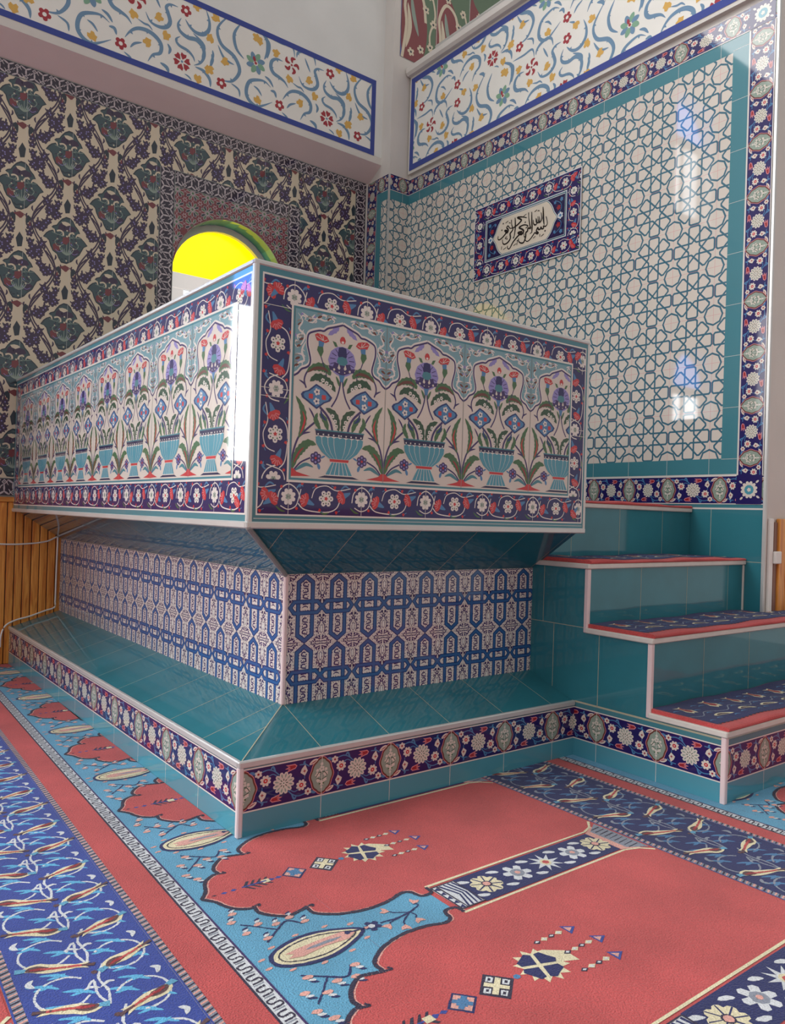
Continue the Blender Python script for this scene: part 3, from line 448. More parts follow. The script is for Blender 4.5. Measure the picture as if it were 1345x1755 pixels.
# core tile: interlaced pointed loops --------------------------------------------
def chain_tile(w=.311, h=.276):
    t = P2(); t.rect(0, 0, w, h, 'white', 1)
    hx = .105*w; B = h*.07
    for cx in (.25*w, .75*w):
        loop = [(cx-hx, .034), (cx-hx, h-.034), (cx, h-.011), (cx+hx, h-.034), (cx+hx, .034), (cx, .011)]
        # fill arabesque inside
        for k in range(9):
            y = .045+k*.0235
            if .46*h-.03 < y < .46*h+.03: continue
            sgn = 1 if k % 2 else -1
            t.stroke([(cx-.012*sgn, y-.008), (cx+.010*sgn, y-.004), (cx+.006*sgn, y+.008), (cx-.008*sgn, y+.008)], .0055, 'purp', 2, n=3); t.disc(cx+.009*sgn, y+.002, .0035, 'purp', 3, 5); t.disc(cx-.011*sgn, y, .003, 'purp', 3, 5)
        loopb = [(x, y) for x, y in loop]
        t.stroke(loopb, .020, 'blued', 4, closed=True, smooth=False); t.stroke(loopb, .0125, 'blue', 5, closed=True, smooth=False)
        yc = .52*h; ry = .08*h
        t.rect(cx+hx-.006, yc-.012, cx+hx+.006, yc+h*.15, 'blue', 8); t.rect(cx-hx-.006, yc-h*.15, cx-hx+.006, yc+.012, 'blue', 8)
        t.stroke([(cx-.012, yc), (cx, yc+.005), (cx+.012, yc)], .004, 'purp', 2)
    hl = [(.03*w, yc), (.085*w, yc+ry), (.43*w, yc+ry), (.57*w, yc-ry), (.915*w, yc-ry), (.97*w, yc), (.915*w, yc+ry), (.57*w, yc+ry), (.43*w, yc-ry), (.085*w, yc-ry)]
    t.stroke(hl, .018, 'blued', 6, closed=True, smooth=False); t.stroke(hl, .011, 'blue', 7, closed=True, smooth=False)
    # arabesque columns between loops
    K = P2()
    for sx in (-1, 1):
        for y, s in ((.0, 1), (.276, -1)):
            K.stroke([(0, y+s*.004), (sx*.018, y+s*.006), (sx*.03, y+s*.002)], .0035, 'purp', 2, n=3)
            K.stroke([(sx*.003, y+s*.014), (sx*.016, y+s*.018), (sx*.02, y+s*.028)], .0045, 'purp', 2, n=3)
            K.stroke([(sx*.012, y+s*.034), (sx*.017, y+s*.052), (sx*.014, y+s*.07), (sx*.006, y+s*.078)], .004, 'purp', 2, n=3)
            K.stroke([(sx*.02, y+s*.088), (sx*.01, y+s*.08), (sx*.006, y+s*.09), (sx*.012, y+s*.096)], .0038, 'purp', 2, n=3)
            K.leaf([(sx*.003, y+s*.102), (sx*.012, y+s*.108), (sx*.004, y+s*.114)], .007, 'purp', 2)
    for sx in (-1, 1):
        for y, s in ((.0, 1), (.276, -1)):
            for (px, py, r_) in ((.030, .012, .004), (.024, .020, .0035), (.008, .024, .004), (.022, .045, .0035), (.023, .060, .003), (.004, .088, .0035), (.018, .078, .003), (.036, .006, .003), (.018, .104, .003), (.045, .003, .003)):
                K.leaf([(sx*(px-r_), y+s*(py-r_)), (sx*px, y+s*py), (sx*(px+r_), y+s*(py+r_*1.4))], r_*2, 'purp', 2)
    for y, s in ((.0, 1), (.276, -1)):
        K.disc(0, y+s*.054, .0075, 'purp', 2, 8, .018); K.disc(0, y+s*.054, .0055, 'wht', 3, 8, .015); K.star(0, y+s*.098, .007, .003, 4, 'purp', 3)
    for x in (0, .5*w, w): t.add(K, x, 0, 0, 1, h/.276)
    rr = random.Random(5)
    for i in range(13):
        for j in range(22):
            x, y = (i+.5)*w/26+rr.uniform(-.002, .002), (j+.5)*h/22+rr.uniform(-.002, .002); a = rr.uniform(0, 6.3); L0_ = .004
            for sx, x_ in ((1, x), (-1, w-x)):
                aa = a if sx > 0 else pi-a
                t.leaf([(x_-L0_*cos(aa), y-L0_*sin(aa)), (x_+L0_*sin(aa)*.4, y), (x_+L0_*cos(aa), y+L0_*sin(aa))], .0026, 'purp', 2, n=2)
    t.clip(0, 0, w, h); t.rect(0, 0, .001, h, 'grey', 10); t.rect(0, h-.001, w, h, 'grey', 10)
    return t
CH = chain_tile()
# eight-fold star lattice -----------------------------------------------------------
def star_cell(p=.306):
    t = P2(); o = .128*p; w = .038*p
    for k in range(8):
        q = P2(); R = .478 if k % 2 == 0 else .462
        q.stroke([(.05*p, o), (R*p-.03*p, o), (R*p, o*.74), (R*p, -o*.74), (R*p-.03*p, -o), (.05*p, -o)], w, 'linec', 3, smooth=False)
        t.add(q, 0, 0, k*pi/4)
        q = P2(); q.poly([(.205*p, 0), (.185*p, .028*p), (.255*p, .09*p), (.285*p, .09*p)][::1], 'groutw', 2)
    oc = [(.5*p+.205*p*cos(pi/8*(2*i)+0), .5*p+.205*p*sin(pi/8*2*i)) for i in range(8)]
    t.stroke(oc, w, 'linec', 3, closed=True, smooth=False)
    # five-point star edges between rosettes: short connecting strokes
    for a, b in ():
        for k in range(4):
            q = P2(); q.stroke([(a[0]*p, a[1]*p), (b[0]*p+.01*p, b[1]*p)], w*.8, 'linec', 3, smooth=False); q.stroke([(a[0]*p, -a[1]*p), (b[0]*p+.01*p, -b[1]*p)], w*.8, 'linec', 3, smooth=False); t.add(q, 0, 0, k*pi/2)
    return t
SCELL = star_cell()
def star_field(L_, h, ou=.153, ov=.153, p=.2815, pv=.287):
    r = P2(); r.rect(0, 0, L_, h, 'cream', 1); q = P2()
    for i in range(-1, int(L_/p)+2):
        for j in range(-1, int(h/pv)+2): q.add(SCELL, ou+i*p, ov+j*pv, 0, p/.306, pv/.306)
    q.clip(0, 0, L_, h); r.add(q)
    for i in range(-1, int(L_/p)+2):
        x = ou-p/2+i*p
        if 0 < x < L_: r.rect(x-.0008, 0, x+.0008, h, 'pink', 2)
    for j in range(-1, int(h/pv)+2):
        y = ov-pv/2+j*pv
        if 0 < y < h: r.rect(0, y-.0008, L_, y+.0008, 'pink', 2)
    return r
# window-wall arabesque cell ----------------------------------------------------------
def iznik():
    z = D['iz']; t = P2(); g = lambda k: mm(z[k])
    # branches (and their mirror image)
    H = P2()
    H.stroke(g('st0'), .010, 'izp', 2, n=3); H.stroke(g('st2'), .010, 'izp', 2, n=3); H.stroke(g('st'), .010, 'izp', 2, n=3)
    for x, y in g('fl'):
        H.rose(x, y, .026, 5, 'izp', 3, .3, x*40); H.disc(x, y, .0055, 'lav', 4, 5); H.leaf([(x, y+.01), (x+.008, y+.03), (x+.004, y+.042)], .012, 'izp', 3); H.leaf([(x, y), (x-.022, y+.014), (x-.03, y+.024)], .010, 'izp', 3)
    for l in z['lf']: H.leaf(mm(l), .022, 'izd', 3)
    for x0, y0 in ((-.155, -.10), (-.08, -.155), (-.2, .04), (-.25, -.17), (-.045, -.215)):
        H.leaf([(x0, y0), (x0+.01, y0+.02), (x0+.005, y0+.04)], .012, 'izp', 3)
    for s in (0, 1):
        l = mm(z['sp'][1])
        for i, (x, y) in enumerate(l):
            H.rose(x, y, .026, 5, 'izp', 3, .35, i); H.disc(x, y, .005, 'lav', 4, 5); H.leaf([(x-.02, y+.005), (x-.024, y+.024)], .009, 'izd', 3); H.leaf([(x+.02, y+.005), (x+.024, y+.024)], .009, 'izd', 3)
        H.leaf([l[0], (l[0][0]+.002, l[0][1]+.02), (l[0][0]+.004, l[0][1]+.036)], .012, 'izr', 3)
    t.add(H); t.add(H, 0, 0, 0, -1, 1)
    M_ = P2(); med = g('med')
    M_.poly(med, 'izd', 5); M_.poly([(x*.94, (y+.01)*.94-.01) for x, y in med], 'izt', 6)
    M_.poly(g('red'), 'izp', 7); M_.poly(g('crm'), 'iznk', 8); M_.poly(g('mr'), 'izr', 8); M_.poly(g('pomL'), 'izr', 7); M_.poly(g('pomR'), 'izp', 7)
    M_.stroke(g('cL'), .011, 'iznk', 8, n=3); M_.stroke(g('cR'), .011, 'iznk', 8, n=3); M_.stroke(g('wh1'), .007, 'iznk', 9, n=3); M_.stroke(g('wh2'), .007, 'iznk', 9, n=3)
    for a in range(-3, 4):
        M_.leaf([(0, -.105), (.02*a*.5, -.085), (.018*a, -.062+abs(a)*.006)], .007, 'sage', 8)
    M_.stroke([(0, .01), (0, -.09)], .004, 'sage', 8, smooth=False)
    for sx in (-1, 1):
        M_.stroke([(sx*.02, -.03), (sx*.06, -.05), (sx*.08, -.02), (sx*.055, 0)], .004, 'sage', 8, n=3)
        M_.stroke([(sx*.03, .06), (sx*.05, .03), (sx*.1, .04)], .0035, 'sage', 8, n=3); M_.stroke([(sx*.02, -.07), (sx*.05, -.09), (sx*.075, -.075)], .0035, 'lav', 8, n=3)
        M_.disc(sx*.045, -.05, .006, 'iznk', 9, 5); M_.disc(sx*.065, .0, .005, 'iznk', 9, 5)
    M_.disc(0, .03, .007, 'iznk', 9, 6); M_.disc(0, .07, .006, 'iznk', 9, 6)
    rr = random.Random(11)
    for _ in range(46):
        x, y = rr.uniform(.01, .125), rr.uniform(-.10, .095)
        if x/.125+abs(y+.01)/.125 > .92: continue
        a = rr.uniform(0, 6.3); c = rr.choice(('izp', 'izd', 'sage', 'izp', 'izr', 'lav')); e = .010
        for sx in (-1, 1): M_.leaf([(sx*(x-e*cos(a)), y-e*sin(a)), (sx*(x+e*.5*sin(a)), y+e*.4), (sx*(x+e*cos(a)), y+e*sin(a))], .006, c, 7, n=3)
    t.add(M_)
    t.poly([(x, y) for x, y in g('pal')], 'izd', 5); t.disc(0, -.21, .011, 'izr', 6, 6); t.disc(0, -.23, .006, 'iznk', 7, 6)
    t.poly(g('bow'), 'izr', 6); t.disc(0, -.143, .006, 'iznk', 7, 6); t.stroke([(-.045, -.125), (-.03, -.138), (0, -.126), (.03, -.138), (.045, -.125)], .008, 'izd', 6, n=3)
    return t
IZ = iznik()
def geo_tile(s=.11):
    'small three-armed star lattice, s long and s high'
    t = P2()
    for (x, y, r) in ((s*.25, s*.27, 0), (s*.75, s*.73, pi)):
        for k in range(3):
            a = r+pi/2+k*2*pi/3; t.leaf([(x-.002*cos(a), y-.002*sin(a)), (x+.018*cos(a), y+.018*sin(a)), (x+.040*cos(a), y+.040*sin(a))], .0115, 'geow', 2)
            b = a+pi/3; t.leaf([(x+.040*cos(a), y+.040*sin(a)), (x+.038*cos(a+.5), y+.038*sin(a+.5)), (x+.030*cos(b), y+.030*sin(b))], .006, 'geow', 2)
    for (x, y) in ((s*.75, s*.22), (s*.25, s*.78)):
        t.poly([(x-.017, y), (x, y+.017), (x+.017, y), (x, y-.017)], 'geow', 2); t.poly([(x-.010, y), (x, y+.010), (x+.010, y), (x, y-.010)], 'izd', 3); t.disc(x, y, .004, 'geow', 4, 5)
    return t
GT = geo_tile()
def geo_band(L_, h=.11):
    r = P2(); r.rect(0, 0, L_, h, 'geo', 8); q = P2(); n = max(1, round(L_/.11)); s = L_/n
    for i in range(n+1): q.add(GT, i*s, 0, 0, s/.11, h/.11)
    q.clip(0, .008, L_, h-.008); r.add(q, dl=8)
    for y in (0, h-.005): r.rect(0, y, L_, y+.005, 'grey', 14)
    for y in (.005, h-.008): r.rect(0, y, L_, y+.003, 'geo', 14)
    return r
def frieze_cell():
    t = P2()
    for w_, l in D['fr_s']:
        q = mm(l); t.stroke(q, w_/1000*1.6, 'frb', 3, 'both'); n = len(q)
        if w_ > 13 and n > 3:           # little barbs on the thick scrolls
            for i in range(1, n-1):
                a, b, c = q[i-1], q[i], q[i+1]; dx, dy = c[0]-a[0], c[1]-a[1]; d = math.hypot(dx, dy) or 1
                s = 1 if (b[0]-a[0])*(c[1]-b[1])-(b[1]-a[1])*(c[0]-b[0]) > 0 else -1
                nx, ny = -dy/d*s, dx/d*s; e = w_/1000
                if i % 2: t.poly([(b[0]-dx/d*e*.7, b[1]-dy/d*e*.7), (b[0]+nx*e*1.3, b[1]+ny*e*1.3), (b[0]+dx/d*e*.7, b[1]+dy/d*e*.7)], 'frb', 4)
    for i, (x, y) in enumerate(mm(D['fr_y'])):
        q = P2(); q.poly([(-.035, .012), (-.024, .034), (-.006, .024), (.01, .04), (.026, .028), (.024, .008), (.034, -.006), (.018, -.02), (.006, -.036), (-.01, -.018), (-.026, -.01)], 'fry', 4); t.add(q, x, y, i*1.7)
    c = D['fr_c']; x, y = c['green'][0]/1000, c['green'][1]/1000
    for k in range(8): a = k*pi/4+.4; q = P2(); q.leaf([(.018, 0), (.05, .004), (.088, 0)], .044, 'frg' if k % 2 else 'frb', 4); t.add(q, x, y, a)
    t.leaf([(x-.006, y+.008), (x-.02, y+.05)], .024, 'frr', 5); t.disc(x, y, .012, 'frr', 6, 6)
    x, y = c['swirl'][0]/1000, c['swirl'][1]/1000
    for k in range(5): q = P2(); q.stroke([(.018, 0), (.05, .014), (.068, -.016)], .026, 'frr', 4, 'both'); t.add(q, x, y, k*2*pi/5)
    t.disc(x, y, .01, 'frr', 5, 6)
    for p in c['r5']: t.rose(p[0]/1000, p[1]/1000, .044, 5, 'frr', 4, .35, .5); t.disc(p[0]/1000, p[1]/1000, .015, 'frw', 5, 7)
    x, y = c['r6'][0]/1000, c['r6'][1]/1000
    for k in range(6): q = P2(); q.poly([(.016, 0), (.044, .022), (.066, .02), (.06, 0), (.066, -.02), (.044, -.022)], 'frr', 4); t.add(q, x, y, k*pi/3+.3)
    t.disc(x, y, .01, 'frb', 5, 6)
    return t
FC = frieze_cell()
def frieze(L_, h, off, sc=1., b=.045, rows=1):
    r = P2(); r.rect(0, 0, L_, h, 'frw', 1); q = P2()
    for j in range(rows):
        for i in range(-1, int(L_/(1.283*sc))+2): q.add(FC, off+i*1.283*sc-.6*sc+j*.42, (0 if rows == 1 else -.13+j*.60*sc), 0, sc, sc)
    q.clip(b, b, L_-b, h-b); r.add(q); r.frame(0, 0, L_, h, b, 'frd', 6)
    return r
# ================================================================ carpet (plan coordinates)
def carpet():
    t = P2(); X0, X1, Y0, Y1 = -3.6, 4.0, -3.2, 3.46
    t.rect(X0, Y0, X1, Y1, 'cred', 0)
    def tulipc(x, y, x2, y2):
        q = P2(); L_ = math.hypot(x2-x, y2-y)
        q.leaf([(0, 0), (.03, .008), (.07, 0), (L_, 0)], .038, 'ccream', 4); q.leaf([(.01, 0), (.035, .004), (.065, 0)], .025, 'cbrown', 5)
        q.stroke([(.045, 0), (.08, -.001), (L_-.008, 0)], .008, 'cred', 6); q.leaf([(.018, 0), (.04, .002), (.06, 0)], .010, 'credd2' if 'credd2' in COL else 'redd', 6)
        q.poly([(L_-.03, .006), (L_+.01, .014), (L_-.004, 0), (L_+.01, -.014), (L_-.03, -.006)], 'ccream', 5); q.poly([(L_-.02, .002), (L_+.022, .006), (L_+.02, -.006), (L_-.02, -.004)], 'cbrown', 6)
        q.poly([(-.012, .009), (.012, .007), (.012, -.006), (-.010, -.010)], 'clight', 5)
        t.add(q, x, y, math.atan2(y2-y, x2-x))
    def band(xa, xb, dark):
        t.rect(xa, Y0, xb, Y1, 'cnavy' if dark else 'cblue', 2)
        ml = (xa+xb)/2; k0 = (xb-xa)/.32
        n = int((Y1-Y0)/.185)+1
        for k in range(n):
            y = Y0+k*.185+(.02 if not dark else .055)
            if k % 2: tulipc(xa+.020, y, xa+.155*k0, y-.055)
            else: tulipc(xa+.15*k0, y-.045, xa+.03, y+.0)
            if k % 2: tulipc(xb-.02, y+.135, xb-.135*k0, y+.09)
            else: tulipc(xb-.135*k0, y+.09, xb-.02, y+.14)
            # vine loops
            for sx in (-1, 1):
                cx = ml+sx*.075*k0
                cw = 'cwhite' if not dark else 'cgrey'; cy_ = y+(.045 if sx < 0 else .135)
                t.stroke([(cx+.060*k0*cos(a_)*sx, cy_+.062*sin(a_)) for a_ in [-2.5+.5*q_ for q_ in range(11)]], .0062, cw, 3, n=3)
                t.stroke([(ml, y-.05), (ml+sx*.012, y+.0), (ml+sx*.006, y+.06), (cx-sx*.045*k0, cy_-.02)], .0062, cw, 3, n=4)
                t.leaf([(cx+sx*.05, cy_+.055), (cx+sx*.06, cy_+.075), (cx+sx*.045, cy_+.09)], .014, cw, 4); t.leaf([(ml, y+.02), (ml+sx*.02, y+.035), (ml+sx*.035, y+.03)], .010, cw, 4)
                for dx, dy in ((.03, .01), (-.015, -.03), (.0, .10), (-.035, .07)):
                    q = P2(); q.leaf([(-.040, 0), (0, .006), (.040, -.002)], .012, 'ccyan' if not dark else 'steel', 3); q.leaf([(-.016, -.014), (.004, 0), (.018, .014)], .011, 'ccyan' if not dark else 'steel', 3)
                    t.add(q, cx+dx, y+.02+dy+(.08 if sx > 0 else 0), -.6)
            t.disc(ml+.004, y+.09, .008, 'cbrown', 4, 6)
    def hatch(xa, xb):
        t.rect(xa, Y0, xb, Y1, 'cgrey', 2); t.rect(xa, Y0, xa+.004, Y1, 'cblue', 4)
        n = int((Y1-Y0)/.011)
        for k in range(n): y = Y0+k*.011; t.poly([(xa+.004, y), (xb, y+.006), (xb, y+.0115), (xa+.004, y+.0055)], 'cdark' if k % 2 else 'cpink', 3)
    def meander(xa, xb):
        t.rect(xa, Y0, xb, Y1, 'cwhite', 2); t.rect(xa, Y0, xa+.006, Y1, 'cdark', 4); t.rect(xb-.005, Y0, xb, Y1, 'purp', 4)
        n = int((Y1-Y0)/.052); m_ = (xa+xb)/2; r = (xb-xa)*.27
        for k in range(n):
            y = Y0+k*.052; t.stroke([(m_-r, y), (m_+r, y+.004), (m_+r*.9, y+.018), (m_-r*.7, y+.016), (m_-r, y+.030), (m_+r*.8, y+.036)], .0055, 'cdark', 3, n=3)
            t.stroke([(m_-r, y+.044), (m_+r, y+.046)], .004, 'cgrey', 3, n=3)
    up_ = [(-.262, 0), (-.236, .035), (-.224, .070), (-.205, .100), (-.172, .120), (-.156, .116)]
    up2 = [(-.158, .122), (-.162, .150), (-.14, .185), (-.105, .212), (-.07, .208), (-.036, .198)]
    up3 = [(-.040, .206), (-.040, .236), (-.015, .262), (.03, .288), (.10, .304), (.17, .300), (.225, .284), (.252, .296), (.262, .330), (.30, .330), (.305, .298)]
    arc = cat(up_, 4)+cat(up2, 4)+cat(up3, 4)
    FE = 1.12
    def cell(yc, xo, sx=1):
        q = P2()
        prof = arc+[(1.03, .298), (1.08, .282), (FE-.002, .245)]
        q.poly(prof+[(x, -y) for x, y in prof[::-1][:-1]], 'cred', 3)
        for s in (1, -1):
            for seg in (up_, up2, up3): q.stroke([(x, s*y) for x, y in seg], .012, 'cdark', 5, n=4); q.stroke([(x+.008, s*(y-.004)) for x, y in seg], .004, 'cpink', 4, n=4)
            q.stroke([(-.156, s*.116), (-.140, s*.112), (-.146, s*.124)], .008, 'cdark', 5); q.stroke([(-.036, s*.198), (-.018, s*.196), (-.024, s*.208)], .008, 'cdark', 5)
            q.stroke([(.305, s*.296), (1.03, s*.296), (1.08, s*.28), (FE, s*.243)], .009, 'ccream', 4, smooth=False)
        # woven pendant in the middle of the field
        for x, r in ((-.225, .005), (-.195, .007), (-.165, .007), (-.045, .008), (-.02, .007)): q.poly([(x-r*1.6, 0), (x, r), (x+r*1.6, 0), (x, -r)], 'cblue' if r > .0055 else 'cdark', 4)
        for k in range(4): x = -.135+k*.02; q.poly([(x, 0), (x+.022, .028-.002*k), (x+.030, .028-.002*k), (x+.012, 0)], 'cdark', 4); q.poly([(x, 0), (x+.022, -.028+.002*k), (x+.030, -.028+.002*k), (x+.012, 0)], 'cdark', 4)
        q.stroke([(-.14, 0), (-.06, 0)], .006, 'cblue', 5, smooth=False); q.poly([(-.075, -.010), (-.075, .010), (-.05, .010), (-.05, -.010)], 'ccream', 5)
        R45 = P2(); R45.rect(-.030, -.030, .030, .030, 'cnavy', 4); R45.rect(-.024, -.024, .024, .024, 'cpink', 5); R45.rect(-.007, -.024, .007, .024, 'steel', 6); R45.rect(-.024, -.007, .024, .007, 'steel', 6); R45.rect(-.013, -.013, .013, .013, 'steel', 6)
        q.add(R45, .035, 0, .72)
        R46 = P2(); R46.rect(-.040, -.036, .040, .036, 'cdark', 4); R46.rect(-.033, -.007, .033, .007, 'ccream', 6); R46.rect(-.007, -.030, .007, .030, 'ccream', 6)
        for a in (-1, 1):
            for b in (-1, 1): R46.frame(min(a*.012, a*.032), min(b*.011, b*.028), max(a*.012, a*.032), max(b*.011, b*.028), .005, 'cwhite', 5)
        q.add(R46, .14, 0, .72); q.disc(.205, .0, .010, 'steel', 5, 6)
        q.star(.29, 0, .072, .050, 12, 'ccream', 4); q.poly([(.30, .05), (.34, .045), (.385, .01), (.385, -.04), (.345, -.02), (.30, -.04)], 'ccream', 4)
        for a in (0, 1, 2, 3): w_ = P2(); w_.poly([(.008, .0), (.036, .030), (.052, .022), (.050, 0), (.052, -.022), (.036, -.030)], 'cnavy', 5); q.add(w_, .285, 0, a*pi/2+.78-.35)
        for (x, y) in ((.355, .075), (.385, .0), (.36, -.075)):
            for k in range(4): xx = x+k*.027; r = .009 if k % 2 else .0085; q.poly([(xx-r*1.5, y), (xx, y+r), (xx+r*1.5, y), (xx, y-r)], 'ccream' if k % 2 else 'cdark', 5); q.poly([(xx-r*.8, y), (xx, y+r*.5), (xx+r*.8, y), (xx, y-r*.5)], 'cwhite', 6)
            xx = x+.105; q.poly([(xx, y+.020), (xx+.036, y-.004), (xx, y-.024)], 'cblue', 5); q.poly([(xx+.005, y+.010), (xx+.024, y-.003), (xx+.005, y-.014)], 'cpink', 6)
        t.add(q, xo, yc)
        # strip between this niche and the next
        S = P2(); hw = .075
        S.rect(.40, -hw, FE-.10, hw, 'cnavy', 3)
        S.poly([(FE-.10, -hw), (FE-.10, hw), (FE-.03, hw+.03), (FE-.03, -hw-.03)], 'cpink', 3); S.poly([(FE-.07, -hw), (FE-.07, hw), (FE, hw+.04), (FE, -hw-.04)], 'cgrey', 4)
        for k in range(9): S.stroke([(FE-.06, -.08+k*.02), (FE-.01, -.075+k*.02)], .004, 'cdark', 5, smooth=False)
        kinds = ((.47, 0), (.60, 1), (.73, 2), (.86, 1), (.98, 0))
        for x, k in kinds:
            if k == 0: S.rose(x, 0, .052, 8, 'ccream', 4, .2); [S.stroke([(x+.014*cos(a), .014*sin(a)), (x+.05*cos(a), .05*sin(a))], .004, 'cnavy', 5, smooth=False) for a in [i*pi/4+.39 for i in range(8)]]; S.disc(x, 0, .017, 'cdark', 6, 8); S.disc(x, 0, .013, 'cpink', 7, 8)
            if k == 1: S.rose(x, 0, .05, 6, 'cwhite', 4, .5, .3); S.disc(x, 0, .024, 'cgrey', 5, 8); S.disc(x, 0, .010, 'cpink', 6, 6)
            if k == 2: S.star(x, 0, .058, .024, 9, 'cwhite', 4); S.disc(x, 0, .02, 'ccream', 5, 8); S.disc(x, 0, .012, 'cred', 6, 6)
        for x in (.415, .535, .665, .795, .92):
            S.leaf([(x-.022, .052), (x, .046), (x+.02, .034)], .018, 'cwhite', 4); S.leaf([(x-.02, -.036), (x, -.046), (x+.022, -.052)], .018, 'cwhite', 4)
        # zigzag capital
        S.rect(.31, -.072, .40, .072, 'cwhite', 4); S.frame(.31, -.072, .40, .072, .005, 'cdark', 6); S.rect(.33, -.072, .335, .072, 'cdark', 6)
        for k in range(4): S.stroke([(.34+k*.016, -.066), (.362+k*.012, 0), (.34+k*.016, .066)], .0065, 'cnavy', 5, smooth=False)
        for k in range(5): S.poly([(.312, -.06+k*.028), (.329, -.07+k*.028), (.329, -.05+k*.028)], 'cnavy', 5)
        # almond
        al = [(-.245, 0), (-.228, .034), (-.17, .060), (-.10, .064), (-.03, .042), (.03, 0), (-.03, -.042), (-.10, -.064), (-.17, -.060), (-.228, -.034)]
        S.poly(cat(al, 4, True), 'cnavy', 5); S.poly([((x+.115)*.91-.115, y*.82) for x, y in cat(al, 4, True)], 'ccream', 6)
        S.stroke([((x+.115)*.8-.115, y*.66) for x, y in al], .004, 'cdark', 7, closed=True)
        S.poly([(-.20, -.012), (-.165, -.022), (-.10, -.014), (-.03, -.018), (.0, 0), (-.03, .020), (-.10, .018), (-.165, .016), (-.2, .010), (-.18, 0)], 'cpink', 8)
        S.leaf([(-.15, 0), (-.09, .0), (-.04, 0)], .012, 'cgrey', 9); S.disc(-.02, .006, .008, 'cnavy', 9, 6); S.stroke([(-.02, .006), (.03, 0)], .004, 'cnavy', 9)
        for i in range(11):
            a = i*2*pi/11; S.leaf([(-.115+.15*cos(a)-.01, .074*sin(a)), (-.115+.15*cos(a)+.012, .074*sin(a)+.003)], .010, 'cpink', 4)
        S.rose(.055, 0, .026, 5, 'cnavy', 4, .4); S.disc(.052, 0, .010, 'cwhite', 5, 6); S.stroke([(.08, 0), (.14, -.006), (.2, .005)], .006, 'cnavy', 4)
        for x, y, a in ((.135, .034, 2.4), (.175, -.034, -1.5), (.10, -.02, 3.6), (.13, -.045, -2.), (.215, .03, .8)):
            S.stroke([(.18, 0), (x+.01, y*.6), (x, y)], .0045, 'cnavy', 4); w_ = P2(); w_.poly([(0, 0), (.012, .012), (.026, .014), (.02, 0), (.026, -.014), (.012, -.012)], 'cpink', 5); S.add(w_, x, y, a)
        for s in (-1, 1):
            S.stroke([(-.21, s*.085), (-.16, s*.125), (-.12, s*.15), (-.09, s*.115)], .006, 'cnavy', 4); S.stroke([(-.16, s*.125), (-.2, s*.17), (-.23, s*.20)], .005, 'cnavy', 4)
            for x, y in ((-.2, .10), (-.15, .15), (-.105, .16), (-.19, .175), (-.235, .15), (-.245, .22), (-.08, .12), (-.225, .26)):
                S.leaf([(x-.014, s*y), (x+.014, s*(y+.003))], .016, 'cpink', 5); S.leaf([(x-.006, s*(y+.012)), (x+.014, s*(y+.02))], .010, 'cwhite', 5); S.leaf([(x-.004, s*(y+.02)), (x+.016, s*(y+.03))], .008, 'cnavy', 4)
        t.add(S, xo, yc+.3825)
    rows = ((-2.69, -2.37, 0, -1.92), (-.77, -.45, 0, 0), (1.155, 1.51, 1, 1.99))
    for xa, xb, dk, xo in rows:
        hatch(xa-.026, xa); band(xa, xb, dk); hatch(xb, xb+.024)
        ms = xb+.12 if not dk else xb+.10
        t.rect(xb+.024, Y0, ms, Y1, 'cred', 2); meander(ms, ms+.05); t.rect(ms+.05, Y0, xo+.29, Y1, 'clight', 2)
        for k in range(-5, 6):
            yc = -.32+.765*k
            if xo > 1 and k not in (-5, -4, -3, -2, -1, 0): continue
            cell(yc, xo)
    t.warp(lambda x, y: (x+.028*y*max(0., min(1., (.6-x)/.9)), y))
    t.clip(X0, Y0, X1, Y1)
    return t
# ================================================================ key dimensions
WX, ZT, ZB = 1.7528, 1.932, 1.052           # box
AX, AY, ZC1, ZC0 = .3163, .2825, .8537, .347   # core
XS, X2, YE = 1.719, 3.115, -.164
Y2, YC, XC = 3.468, 3.15, 2.894
S1, S2, S3, S4 = -.7466, -.4033, -.0581, .287
ZP = .25
